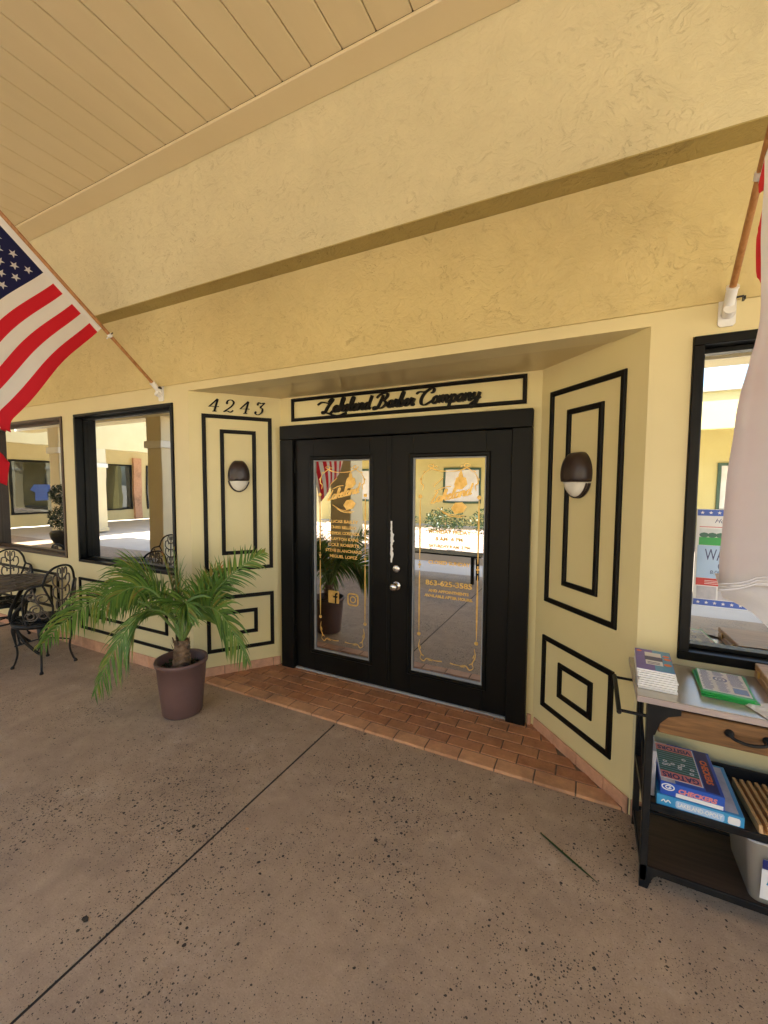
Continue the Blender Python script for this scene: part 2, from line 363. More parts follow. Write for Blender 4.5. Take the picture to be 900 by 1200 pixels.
    def build(s, name, mats, parent=None, origin=None, recalc=True):
        if not isinstance(mats, (list, tuple)): mats = [mats]
        if parent is not None: o0 = WP[parent.name]
        elif origin is not None: o0 = Vector(origin)
        else:
            xs = [v.x for v in s.V]; ys = [v.y for v in s.V]; zs = [v.z for v in s.V]
            o0 = Vector(((min(xs)+max(xs))/2, (min(ys)+max(ys))/2, min(zs)))
        me = bpy.data.meshes.new(name); me.from_pydata([v-o0 for v in s.V], [], s.F)
        for m in mats: me.materials.append(m)
        me.polygons.foreach_set('material_index', s.MI); me.polygons.foreach_set('use_smooth', s.sm); me.update()
        if recalc:
            import bmesh
            bm = bmesh.new(); bm.from_mesh(me); bmesh.ops.recalc_face_normals(bm, faces=bm.faces); bm.to_mesh(me); bm.free()
        o = bpy.data.objects.new(name, me); COL.objects.link(o)
        if parent is not None: o.parent = parent
        else: o.location = o0
        WP[o.name] = o0.copy()
        return o
def tag(o, label=None, cat=None, group=None, kind=None):
    if label: o['label'] = label
    if cat: o['category'] = cat
    if group: o['group'] = group
    if kind: o['kind'] = kind
    return o
def thing(name, loc, label, cat, group=None):
    o = bpy.data.objects.new(name, None); COL.objects.link(o); o.location = loc; o.empty_display_size = .1
    WP[o.name] = Vector(loc); return tag(o, label, cat, group)
def copy_tree(o, parent=None):
    c = o.copy(); COL.objects.link(c)
    if parent: c.parent = parent
    for ch in [x for x in bpy.data.objects if x.parent == o]: copy_tree(ch, c)
    return c
def text_mesh(body, size, extrude=.0, shear=0, spacing=1, bold=0, align='CENTER'):
    cu = bpy.data.curves.new('text', 'FONT'); cu.body = body; cu.size = size; cu.extrude = extrude; cu.shear = shear
    cu.space_character = spacing; cu.offset = bold; cu.align_x = align; cu.align_y = 'CENTER'; cu.resolution_u = 3
    ob = bpy.data.objects.new('text', cu); COL.objects.link(ob)
    dg = bpy.context.evaluated_depsgraph_get(); me = bpy.data.meshes.new_from_object(ob.evaluated_get(dg))
    COL.objects.unlink(ob); bpy.data.objects.remove(ob); return me
def put_text(mb, body, fr, u, v, w, size, mi=0, width=None, rot=0, **kw):
    me = text_mesh(body, size, **kw)
    sx = 1
    if width:
        xs = [q.co.x for q in me.vertices]; sx = width/max(1e-6, max(xs)-min(xs))
    cr, sr = math.cos(rot), math.sin(rot)
    vs = []
    for q in me.vertices:
        x, y = q.co.x*sx, q.co.y
        vs.append(fr(u+x*cr-y*sr, v+x*sr+y*cr, w+q.co.z))
    mb.add(vs, [list(p.vertices) for p in me.polygons], mi); bpy.data.meshes.remove(me)
def catmull(pts, n=6, closed=False):
    P = [Vector(p) for p in pts]; out = []; L = len(P)
    rng = range(L) if closed else range(L-1)
    for i in rng:
        p0 = P[(i-1) % L] if closed or i > 0 else P[0]; p1 = P[i]; p2 = P[(i+1) % L]; p3 = P[(i+2) % L] if closed or i+2 < L else P[-1]
        for k in range(n):
            t = k/n; out.append(.5*((2*p1)+(p2-p0)*t+(2*p0-5*p1+4*p2-p3)*t*t+(3*p1-p0-3*p2+p3)*t**3))
    out.append(P[0] if closed else P[-1]); return out

# cursive stroke alphabet, x-height 1, ascender 2
SC = {
 'L': (1.75, [[(.55, 1.55), (.75, 1.95), (1.1, 2.1), (1.2, 1.85), (.8, 1.3), (.5, .7), (.3, .15), (-.05, -.1), (-.2, .12), (.1, .2), (.7, -.1), (1.3, -.15), (1.65, .2)]]),
 'J': (1.25, [[(1.0, 2.0), (.62, 1.1), (.25, .15), (.35, .0), (.8, .02), (1.2, .3)]]),
 'a': (1.0, [[(.85, .85), (.5, 1.0), (.12, .7), (.1, .2), (.4, 0), (.7, .35), (.85, .9), (.78, .3), (.9, 0), (1.12, .25)]]),
 'k': (1.05, [[(0, .2), (.4, 1.0), (.55, 1.9), (.3, 2.0), (.2, 1.2), (.15, 0)], [(.18, .5), (.55, 1.0), (.8, .85), (.55, .55), (.3, .5), (.6, .3), (.8, 0), (1.1, .25)]]),
 'e': (.8, [[(-.05, .25), (.35, .5), (.6, .8), (.4, 1.0), (.12, .7), (.12, .25), (.4, 0), (.9, .3)]]),
 'l': (.6, [[(-.05, .2), (.35, 1.0), (.5, 1.85), (.28, 2.0), (.15, 1.3), (.15, .3), (.35, 0), (.7, .25)]]),
 'n': (1.1, [[(0, .6), (.15, 1.0), (.15, 0)], [(.15, .5), (.5, 1.0), (.75, .85), (.72, .3), (.85, 0), (1.15, .25)]]),
 'd': (1.05, [[(.8, .85), (.45, 1.0), (.1, .65), (.12, .15), (.4, 0), (.7, .4), (.9, 2.0), (.78, .8), (.78, .2), (.92, 0), (1.15, .25)]]),
 'B': (1.9, [[(.75, 1.9), (.6, 1.0), (.3, .1), (-.2, -.15), (-.3, .15), (0, .3)], [(-.2, 1.5), (0, 1.85), (.6, 2.1), (1.35, 2.05), (1.45, 1.6), (1.0, 1.15), (.65, 1.05), (1.2, 1.0), (1.55, .6), (1.2, .1), (.6, -.05), (.35, .25)]]),
 'r': (.75, [[(0, .35), (.2, 1.05), (.35, .85), (.6, .9), (.5, .3), (.6, 0), (.85, .25)]]),
 'b': (.9, [[(-.05, .25), (.35, 1.2), (.45, 1.9), (.25, 2.0), (.15, 1.2), (.15, .2), (.4, 0), (.7, .3), (.65, .8), (.4, .9), (.7, .75), (1.0, .8)]]),
 'C': (1.75, [[(-1.0, 1.55), (-.6, 1.8), (.3, 1.75), (1.1, 2.15), (1.55, 2.0), (1.5, 1.6), (1.2, 1.5)], [(.95, 2.05), (.3, 1.6), (.0, .8), (.2, .1), (.8, -.1), (1.4, .2), (1.8, .5)]]),
 'o': (.9, [[(.55, 1.0), (.15, .8), (.1, .25), (.4, 0), (.75, .3), (.7, .85), (.45, 1.0), (.7, .8), (1.0, .8)]]),
 'm': (1.6, [[(0, .6), (.15, 1.0), (.15, 0)], [(.15, .5), (.45, 1.0), (.65, .85), (.62, 0)], [(.62, .5), (.95, 1.0), (1.2, .85), (1.17, .3), (1.3, 0), (1.6, .25)]]),
 'p': (1.05, [[(0, .5), (.22, 1.0), (.12, -.8)], [(.18, .5), (.5, 1.0), (.85, .7), (.75, .15), (.4, 0), (.2, .2), (.7, .1), (1.1, .3)]]),
 'y': (1.1, [[(0, .7), (.15, 1.0), (.2, .35), (.45, .15), (.75, .5), (.85, 1.0), (.7, -.3), (.3, -.95), (0, -.6), (.5, -.1), (1.2, .35)]]),
 ' ': (1.0, []),
}
def script(mb, s, fr, u, v, width, h, w0, w1, thick, slant=.28, rise=0, mi=0):
    tot = sum(SC[c][0] for c in s); k = width/tot; x = 0; j = 0
    for c in s:
        adv, strokes = SC[c]
        for st in strokes:
            pts = catmull([(p[0], p[1], 0) for p in st], 6)
            P = []
            for p in pts:
                px = u+(x+p.x)*k+p.y*h*slant; P.append((px, v+p.y*h+rise*(x+p.x)/tot))
            j += 1
            mb.ribbon(P, lambda t, d: thick*(.45+.75*abs(d.y))*(.55+.45*math.sin(math.pi*min(1, max(0, t)))**.5), fr, w0, w1+.0005*(j % 3), mi)
        x += adv

# ------------------------------------------------------------------ key measures (metres)
YW, YD, YU = 2.275, 2.841, 2.129
XL0, XL1, XR1, XR0 = -2.842, -2.405, -.300, .216
HH, HT, HV, HC = 2.325, 2.385, 2.994, 3.85
GW = 2.355                                  # window glass plane
YO = -1.0                                   # outer edge of the arcade
XA, XB = -13.6, 7.0
F_W = Fr((0, YW, 0), (1, 0, 0)); F_W.w = Vector((0, -1, 0))
F_D = Fr((0, YD, 0), (1, 0, 0)); F_D.w = Vector((0, -1, 0))
def FY(y): 
    f = Fr((0, y, 0), (1, 0, 0)); f.w = Vector((0, -1, 0)); return f
dL = Vector((XL1-XL0, YD-YW, 0)); LL = dL.length
F_L = Fr((XL0, YW, 0), dL); F_L.w = Vector((dL.y, -dL.x, 0)).normalized()
dR = Vector((XR0-XR1, YW-YD, 0)); LR = dR.length
F_R = Fr((XR1, YD, 0), dR); F_R.w = Vector((dR.y, -dR.x, 0)).normalized()
if F_R.w.y > 0: F_R.w *= -1
if F_L.w.y > 0: F_L.w *= -1

# ------------------------------------------------------------------ ground
tag(MB().add([(-400, -400, -.05), (400, -400, -.05), (400, 400, -.05), (-400, 400, -.05)], [(0, 1, 2, 3)]).build('ground', m_conc2), kind='structure')
mb = MB(); JX = -1.49
mb.box(XA-3, JX-.006, -1.6, YW+.02, -.045, 0, bev=.002); mb.box(JX+.006, XB, -1.6, YW+.02, -.045, 0, bev=.002)
tag(mb.build('walkway', m_conc), kind='structure')
tag(MB().box(JX-.006, JX+.006, -1.59, YW, -.04, -.004).build('walkway_joint', m_groove), kind='structure')
# brick paved threshold, one mesh of separate pavers over grout
mb = MB(); mb.prism([(XL0+.02, YW+.012), (XR0-.02, YW+.012), (XR1, YD+.05), (XL1, YD+.05)], 0.001, .017, mi=1)
y = YW+.002; row = 0
while y < YD-.01:
    d = .108 if row == 0 else .098
    x = XL0-.3+(row % 2)*.104
    while x < XR0+.2:
        x0, x1 = x+.004, x+.204
        y0, y1 = y+.003, y+d-.004
        yl = (y0+y1)/2-YW
        lo = XL0+yl*(XL1-XL0)/(YD-YW)+.006; hi = XR0+yl*(XR1-XR0)/(YD-YW)-.006
        if row == 0: lo -= .0; hi += .0
        a, b = max(x0, lo), min(x1, hi)
        if b-a > .02:
            zz = .0215+random.uniform(-.0008, .0008)
            # clip the ends to the splayed walls
            def cl(xx, yy): 
                s_ = (yy-YW)/(YD-YW); return min(max(xx, XL0+s_*(XL1-XL0)+.004), XR0+s_*(XR1-XR0)-.004)
            poly = [(cl(x0, y0), y0), (cl(x1, y0), y0), (cl(x1, y1), y1), (cl(x0, y1), y1)]
            k = .0035; cx_ = sum(p[0] for p in poly)/4; cy_ = (y0+y1)/2
            inn = [(p[0]+(k if p[0] < cx_ else -k), p[1]+(k if p[1] < cy_ else -k)) for p in poly]
            vs = [(p[0], p[1], .004) for p in poly]+[(p[0], p[1], zz-k*.8) for p in poly]+[(p[0], p[1], zz) for p in inn]
            mb.add(vs, [(i, (i+1) % 4, 4+(i+1) % 4, 4+i) for i in range(4)]+[(4+i, 4+(i+1) % 4, 8+(i+1) % 4, 8+i) for i in range(4)]+[(8, 9, 10, 11)], 2 if row == 0 else 0)
        x += .208
    y += d; row += 1
tag(mb.build('brick_paving', [m_brick, m_grout, m_brick_edge], recalc=False), kind='structure')

# ------------------------------------------------------------------ the shop building
B = thing('storefront_building', (-1.3, YW, 0), 'cream stucco storefront with black framed double door, splayed entrance walls and boarded arcade ceiling', 'building')
wins = [(-6.2, -4.62, .86, 2.25), (-4.415, -3.016, .845, 2.25), (.375, 1.75, .815, 2.255), (-8.2, -6.42, .86, 2.25), (2.2, 3.9, .815, 2.255)]
def wall_with_holes(mb, x0, x1, z0, z1, holes, fr, w0, w1):
    xs = sorted({x0, x1, *[h[0] for h in holes], *[h[1] for h in holes]}); xs = [x for x in xs if x0 <= x <= x1]
    for a, b in zip(xs, xs[1:]):
        hs = [h for h in holes if h[0] <= a+1e-6 and h[1] >= b-1e-6]
        if not hs: mb.box(a, b, z0, z1, w0, w1, fr)
        else:
            h = hs[0]; mb.box(a, b, z0, h[2], w0, w1, fr); mb.box(a, b, h[3], z1, w0, w1, fr)
mb = MB()
wall_with_holes(mb, XA, XL0, 0, HT, [w_ for w_ in wins if w_[1] < XL0], F_W, -.22, 0)
mb.build('wall', m_wall, B); mb = MB()
wall_with_holes(mb, XR0, XB, 0, HT, [w_ for w_ in wins if w_[0] > XR0], F_W, -.22, 0)
mb.build('wall', m_wall, B)
MB().box(XL0, XR0, HH, HT, -.16, 0, F_W).build('header_band', m_wall, B)
mb = MB(); mb.box(0, LL, 0, HH+.03, -.12, 0, F_L); mb.box(0, LR, 0, HH+.03, -.12, 0, F_R)
mb.box(XL1, XR1, 2.085, HH+.03, -.12, 0, F_D); mb.box(-.36, XR1, 0, 2.085, -.12, 0, F_D); mb.box(XL1-.01, -2.37, 0, 2.085, -.12, 0, F_D)
mb.build('entrance_wall', m_recess, B)
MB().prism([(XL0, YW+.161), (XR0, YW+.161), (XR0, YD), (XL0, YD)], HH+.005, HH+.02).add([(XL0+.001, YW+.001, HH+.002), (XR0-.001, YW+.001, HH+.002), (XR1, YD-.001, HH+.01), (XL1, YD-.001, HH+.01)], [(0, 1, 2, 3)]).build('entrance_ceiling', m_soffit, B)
# lower and upper stucco bands, underside of the step
MB().box(XA, XB, HT, HV+.05, 0, .012, F_W).build('lower_stucco_band', m_stucco2, B)
MB().box(XA, XB, HV+.006, HC+.1, YW-YU-.1, YW-YU, F_W).build('upper_stucco_band', m_stucco, B)
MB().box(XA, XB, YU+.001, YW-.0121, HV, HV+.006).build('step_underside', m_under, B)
# ceiling boards running out from the wall and the trim along it
mb = MB(); x = XA; k0 = -2.222; pitch_ = .1975
x = k0-math.ceil((k0-XA)/pitch_)*pitch_
while x < XB:
    mb.box(x+.0025, x+pitch_-.0025, YO+.1, YU-.16, HC, HC+.02, bev=.004); x += pitch_
mb.box(XA, XB, YO+.05, YW, HC+.021, HC+.05, mi=1)
mb.build('ceiling_boards', [m_board, m_groove], B)
MB().box(XA, XB, YU-.166, YU-.001, HC-.02, HC-.001, bev=.004).build('ceiling_trim', m_trimc, B)
# outer beam with white cap line, roof
mb = MB(); mb.box(XA, XB, YO-.25, YO+.1, 2.95, HC+.35); mb.box(XA, XB, YO-.28, YO-.251, 3.6, HC+.38, mi=1); mb.box(XA, XB, YO+.101, YO+.12, 2.95, 3.12, mi=1)
mb.build('arcade_beam', [m_wall, m_capw], B)
MB().box(XA, XB, YO-.3, 9, HC+.36, HC+.5).box(XA, XB, YW+.5, 9, 0, .01).build('roof', m_roof, B)
mb = MB(); mb.box(XA, XA+.2, YW+.25, 9, 0, HC+.3); mb.box(XB-.2, XB, YW+.25, 9, 0, HC+.3); mb.box(XA, XB, 8.8, 9, 0, HC+.3)
mb.build('rear_wall', m_wall, B)
# arcade columns: square shaft with collar and flared cap
def column(parent, x, y, h, name='column'):
    mb = MB(); mb.box(x-.22, x+.22, y-.22, y+.22, 0, h-.62, bev=.01)
    mb.box(x-.26, x+.26, y-.26, y+.26, h-.62, h-.48, mi=1, bev=.01)
    a, b = .22, .22
    mb.box(x-a, x+a, y-a, y+a, h-.48, h)
    mb.box(x-.25, x+.25, y-.25, y+.25, 0, .12, bev=.01)
    return mb.build(name, [m_colm, m_capw], parent)
for x in (-11.75, -8, -4.15, .3, 4.4): column(B, x, YO-.08, 2.95)

# terracotta skirting tiles: each run one part
def skirting(fr, u0, u1, z0, step=.2, h=.092):
    mb = MB(); u = u0
    mb.box(u0, u1, z0, z0+h-.004, .001, .006, fr, mi=1)
    while u < u1-.01:
        e = min(u+step, u1); mb.box(u+.002, e-.002, z0, z0+h, .0015, .013, fr, bev=.003); u += step
    return mb.build('skirting_tiles', [m_tile, m_grout], B)
skirting(F_L, .03, LL-.02, .0); skirting(F_R, .02, LR-.004, .0, .197, .085)
skirting(F_W, XA, XL0-.004, 0, .2, .1); skirting(F_W, XR0+.004, XB, 0, .2, .085)
MB().box(-.336, XR1-.012, 0.0, .09, .0015, .016, F_D, bev=.003).build('skirting_tiles', [m_tile, m_grout], B)

# black picture-frame mouldings
def mould(fr, u0, u1, v0, v1, wd=.030, out=.016, name='panel_moulding'):
    return MB().ring(u0, u1, v0, v1, wd, .0005, out, fr, bev=.006).build(name, m_mould, B)
def mitre(s): return LR-s
mould(F_L, .093, .637, .883, 2.158); mould(F_L, .226, .506, 1.018, 2.042)
mould(F_L, .100, .640, .208, .678); mould(F_L, .230, .503, .338, .548)
mould(F_R, LR-.674, LR-.118, .880, 2.170); mould(F_R, LR-.522, LR-.252, 1.014, 2.040)
mould(F_R, LR-.680, LR-.120, .201, .663); mould(F_R, LR-.530, LR-.258, .329, .541)
for (a, b) in ((-4.43, -3.02), (-6.25, -4.80), (-8.2, -6.5)):
    mould(F_W, a, b, .19, .695, .026); mould(F_W, a+.12, b-.13, .325, .555, .026)

# windows
def window(x0, x1, z0, z1, mat=m_frame, wd=.045, g=GW):
    mb = MB(); fr = F_W; e = .0025
    d0 = -(g-YW)+.0
    for (a, b, c, d) in ((x0+e, x1-e, z1-wd, z1-e), (x0+e, x1-e, z0+e, z0+wd)): mb.box(a, b, c, d, d0-.02, .014, fr, bev=.003)
    for (a, b) in ((x0+e, x0+wd), (x1-wd, x1-e)): mb.box(a, b, z0+wd, z1-wd, d0-.02, .014, fr, bev=.003)
    i = wd+.002                                     # inner stepped stop
    for (a, b, c, d) in ((x0+i, x1-i, z1-wd-.022, z1-wd-.001), (x0+i, x1-i, z0+wd+.001, z0+wd+.018)): mb.box(a, b, c, d, d0-.01, d0+.025, fr, bev=.002)
    for (a, b) in ((x0+wd+.001, x0+wd+.014), (x1-wd-.014, x1-wd-.001)): mb.box(a, b, z0+wd+.019, z1-wd-.023, d0-.01, d0+.025, fr, bev=.002)
    o = mb.build('window_frame', mat, B)
    gl = MB().box(x0+.02, x1-.02, z0+.02, z1-.02, d0-.012, d0, fr).build('glass_pane', m_glass, o)
    return o
window(*wins[0], mat=m_bronzefr, wd=.028); window(*wins[1], wd=.03)
WR = window(*wins[2], wd=.042)
window(*wins[3], mat=m_bronzefr, wd=.028); window(*wins[4])
# white shop decal low on the right-hand window
F_G = FY(GW)
mb = MB(); script(mb, 'Lakeland', F_G, .70, 1.005, .17, .014, .0006, .0012, .005, rise=.012)
mb.ribbon(catmull([(.75, 1.06, 0), (.80, 1.045, 0), (.84, 1.055, 0), (.80, 1.075, 0), (.76, 1.065, 0)], 5), lambda t, d: .004, F_G, .0006, .0012)
mb.ribbon(catmull([(.73, .985, 0), (.79, .97, 0), (.85, .985, 0)], 5), lambda t, d: .004, F_G, .0006, .0012)
mb.build('window_decal', m_decal, WR)

# ------------------------------------------------------------------ entrance doors
FW0 = .055                                      # casing stands proud of the recess wall
mb = MB()
mb.box(-2.375, -2.242, .0, 1.972, -.10, FW0-.003, F_D, bev=.004); mb.box(-.470, -.345, .0, 1.972, -.10, FW0-.003, F_D, bev=.004)
mb.box(-2.375, -.345, 1.974, 2.09, -.10, FW0, F_D, bev=.004)
mb.build('door_frame', m_black, B)
MB().box(-2.242, -.47, .0, .034, -.10, .03, F_D, bev=.004).build('door_sill', m_bead, B)
def door_leaf(x0, x1, g0, g1, gb=.216, gt=1.800):
    mb = MB(); z0, z1 = .037, 1.968; w0, w1 = -.03, .018
    mb.box(x0, g0, z0, z1, w0, w1, F_D, bev=.002); mb.box(g1, x1, z0, z1, w0, w1, F_D, bev=.002)
    mb.box(g0+.0004, g1-.0004, z0, gb, w0, w1, F_D); mb.box(g0+.0004, g1-.0004, gt, z1, w0, w1, F_D)
    mb.ring(g0-.032, g1+.032, gb-.032, gt+.032, .030, w1-.001, w1+.012, F_D, bev=.008)
    o = mb.build('door', m_black, B)
    MB().ring(g0-.003, g1+.003, gb-.003, gt+.003, .012, -.004, w1-.002, F_D, bev=.004).build('glazing_bead', m_bead, o)
    MB().box(g0, g1, gb, gt, -.008, .0, F_D).build('glass_pane', m_dglass, o)
    return o
DL = door_leaf(-2.238, -1.358, -2.052, -1.528); DR = door_leaf(-1.352, -.474, -1.168, -.640)
MB().box(-1.372, -1.340, .04, 1.966, .0185, .026, F_D, bev=.003).build('astragal', m_black, DR)
# knob and deadbolt
def knobset(z, r, deep):
    fr = Fr((-1.292, YD-.018, z), (1, 0, 0), (0, 0, 1), (0, -1, 0)); mb = MB()
    if deep: mb.lathe([(.0, .002), (.034, .002), (.036, .006), (.03, .010), (.013, .012), (.012, .035), (.024, .040), (.031, .052), (.030, .066), (.020, .076), (.0, .078)], axis=fr, seg=24)
    else: mb.lathe([(.0, .002), (.031, .002), (.032, .010), (.026, .018), (.016, .020), (.0, .021)], axis=fr, seg=24)
    return mb
knobset(.845, 0, 1).build('door_knob', m_silver, DR); knobset(.975, 0, 0).build('deadbolt', m_silver, DR)
# strip of flaked paint beside the lock
rnd = random.Random(3); pl = []; pr = []
for i in range(26):
    z = 1.02+i*.0125; pl.append((-1.336-.002-rnd.uniform(0, .006), z)); pr.append((-1.336+.001+(.020*abs(noise.noise(Vector((i*.9, 0, 0))))*2.2+.006)*math.sin(math.pi*min(1, i/25+.05))**.8+rnd.uniform(0, .007), z))
MB().prism(pl+pr[::-1], .0265, .0272, F_D).build('flaked_paint', m_white, DR)
for z in (.30, 1.0, 1.70):
    mb = MB(); mb.tube([F_D(-.472, z, .022), F_D(-.472, z+.1, .022)], .007, 8); mb.build('hinge', m_black, DR)
    mb = MB(); mb.tube([F_D(-2.240, z, .022), F_D(-2.240, z+.1, .022)], .007, 8); mb.build('hinge', m_black, DL)

# gold lettering and border on the glass
def gold_border(g0, g1, parent):
    mb = MB(); a, b = .0006, .0014
    for x in (g0+.052, g1-.046):
        for z0, z1 in ((.52, .98), (1.06, 1.50)):
            mb.ribbon([(x, z0+(z1-z0)*i/10) for i in range(11)], lambda t, d: .004+.008*math.sin(math.pi*t)**.7, F_D, a, b)
        for z, r in ((.50, .014), (1.02, .011), (1.0, .006), (1.04, .006), (1.52, .015)):
            mb.prism([(x+r*math.cos(k*math.pi/5), z+r*math.sin(k*math.pi/5)) for k in range(10)], a+.0002, b+.0003, F_D)
    cxm = (g0+g1)/2; h = (g1-g0)/2-.06
    for s in (-1, 1):
        pts = [(cxm+s*h*q, zz) for q, zz in ((0, 1.700), (.35, 1.705), (.6, 1.722), (.75, 1.742), (.62, 1.752), (.55, 1.735), (.75, 1.71), (.95, 1.675), (1.02, 1.62), (.93, 1.60), (.96, 1.565))]
        mb.ribbon(catmull([(p[0], p[1], 0) for p in pts], 6), lambda t, d: .0025+.006*abs(math.sin(t*math.pi*3)), F_D, a, b+.0002)
        for q in ((.45, 1.735, .018, .5), (.9, 1.70, .022, -.6), (1.05, 1.645, .018, -1.3), (.98, .40, .03, 1.3), (.90, .345, .034, .5), (.6, .315, .04, .1)):
            x, z = cxm+s*h*q[0], q[1]; an = q[3] if s > 0 else math.pi-q[3]; L = q[2]
            mb.ribbon([(x+math.cos(an)*L*(t-.5), z+math.sin(an)*L*(t-.5)) for t in (0, .25, .5, .75, 1)], lambda t, d: .008*math.sin(math.pi*max(.08, min(.92, t))), F_D, a+.0003, b+.0005)
        pts = [(cxm+s*h*q, zz) for q, zz in ((1.0, .46), (1.04, .40), (.94, .35), (.98, .32), (.85, .30), (.7, .325), (.4, .318), (.15, .322))]
        mb.ribbon(catmull([(p[0], p[1], 0) for p in pts], 6), lambda t, d: .002+.006*abs(math.sin(t*math.pi*2.5)), F_D, a, b)
    mb.build('gold_border', m_gold, parent)
def shop_logo(mb, cx, cz, s):
    a, b = .0006, .0014
    script(mb, 'Jakeland', F_D, cx-.155*s, cz-.045*s, .295*s, .040*s, a, b, .013*s, rise=.07*s, slant=.25)
    # straight razor, bottle and brush shapes of the mark
    mb.ribbon(catmull([(cx-.12*s, cz+.045*s, 0), (cx-.04*s, cz+.075*s, 0), (cx-.0*s, cz+.08*s, 0)], 5), lambda t, d: .006*s, F_D, a, b)
    mb.ribbon([(cx-.06*s, cz+.14*s), (cx-.12*s, cz+.09*s), (cx-.125*s, cz+.075*s)], lambda t, d: .006*s, F_D, a, b+.0003)
    mb.prism([(cx+x*s, cz+z*s) for x, z in ((.02, .09), (.035, .14), (.05, .145), (.055, .17), (.07, .195), (.08, .17), (.085, .145), (.105, .14), (.115, .095), (.08, .06), (.04, .06))], a, b+.0004, F_D)
    mb.prism([(cx+x*s, cz+z*s) for x, z in ((.0, -.075), (.03, -.035), (.08, -.03), (.115, -.06), (.09, -.10), (.03, -.115))], a, b+.0005, F_D)
    mb.ribbon(catmull([(cx-.10*s, cz-.075*s, 0), (cx-.02*s, cz-.115*s, 0), (cx+.10*s, cz-.125*s, 0)], 6), lambda t, d: .005*s, F_D, a, b)
    mb.ribbon(catmull([(cx-.06*s, cz-.105*s, 0), (cx+.0*s, cz-.13*s, 0), (cx+.08*s, cz-.135*s, 0)], 6), lambda t, d: .008*s, F_D, a, b+.0002)
gold_border(-2.052, -1.528, DL); gold_border(-1.168, -.640, DR)
mb = MB(); shop_logo(mb, -1.775, 1.515, 1); mb.build('gold_logo', m_gold, DL)
for i, (s, wd) in enumerate((('LUCAS BAILEY', .27), ('CHRIS BELLIDO', .24), ('TREVOR COSENZA', .30), ('CLAYTON KANE', .28), ('COLE ROBERTS', .29), ('STEVE BLANCHARD', .34), ('MIGUEL LOPEZ', .26))):
    mb = MB(); put_text(mb, s, F_D, -1.775, 1.305-i*.0475, .001, .033, width=wd, bold=.0011); mb.build('gold_lettering', m_gold, DL)
mb = MB(); cx, cz, hs = -1.868, .682, .052      # social squares
n = 8
def rrect(cx, cz, h, r):
    out = []
    for (sx, sz, a0) in ((1, 1, 0), (-1, 1, 90), (-1, -1, 180), (1, -1, 270)):
        out += [(cx+sx*(h-r)+r*math.cos(R(a0+k*22.5)), cz+sz*(h-r)+r*math.sin(R(a0+k*22.5))) for k in range(5)]
    return out
mb.prism(rrect(cx, cz, hs, .008), .0006, .0012, F_D)
fpts = [(.004, -.052), (.004, -.004), (-.012, -.004), (-.012, .010), (.004, .010), (.004, .022), (.012, .036), (.030, .038), (.030, .024), (.020, .022), (.019, .010), (.030, .010), (.027, -.004), (.019, -.004), (.019, -.052)]
mb.prism([(cx+.008+x, cz+z) for x, z in fpts], .0012, .0020, F_D, mi=1)
mb.build('social_icon', [m_gold, m_mould], DL); mb = MB(); cx = -1.685
ring = rrect(cx, cz, hs-.006, .022); ring.append(ring[0]); mb.ribbon(ring, lambda t, d: .012, F_D, .0006, .0012)
c = [(cx+.024*math.cos(k*math.pi/10), cz+.024*math.sin(k*math.pi/10)) for k in range(21)]; mb.ribbon(c, lambda t, d: .009, F_D, .0006, .0012)
mb.prism([(cx+.03+.006*math.cos(k*math.pi/4), cz+.031+.006*math.sin(k*math.pi/4)) for k in range(8)], .0006, .0012, F_D)
mb.build('social_icon', m_gold, DL)
mb = MB(); shop_logo(mb, -.885, 1.515, 1); mb.build('gold_logo', m_gold, DR)
for s, z, sz, wd in (('MONDAY FRIDAY', 1.268, .036, .31), ('8 AM- 6 PM', 1.218, .036, .20), ('SATURDAY 8 AM- 2 PM', 1.165, .028, .30), ('CLOSED SUNDAY', 1.045, .034, .31), ('863-625-3585', .893, .052, .345), ('AND APPOINTMENTS', .836, .027, .30), ('AVAILABLE AFTER HOURS.', .798, .027, .36)):
    mb = MB(); put_text(mb, s, F_D, -.895, z, .001, sz, width=wd, bold=.0014); mb.build('gold_lettering', m_gold, DR)

# ------------------------------------------------------------------ sign above the door
S = thing('shop_sign', (-1.33, YD, 2.12), 'black script shop name in a long black rectangular frame above the double door', 'sign')
MB().ring(-2.283, -.392, 2.128, 2.316, .026, .0005, .018, F_D, bev=.006).build('sign_frame', m_mould, S)
mb = MB(); script(mb, 'Lakeland Barber Company', F_D, -1.955, 2.178, 1.26, .050, .0005, .020, .0175, slant=.30)
mb.ribbon(catmull([(-2.01, 2.245, 0), (-1.97, 2.262, 0), (-1.91, 2.25, 0)], 5), lambda t, d: .010, F_D, .0005, .02)
mb.ribbon(catmull([(-1.92, 2.175, 0), (-1.82, 2.145, 0), (-1.74, 2.165, 0)], 5), lambda t, d: .014, F_D, .0005, .0205)
mb.build('lettering', m_mould, S)
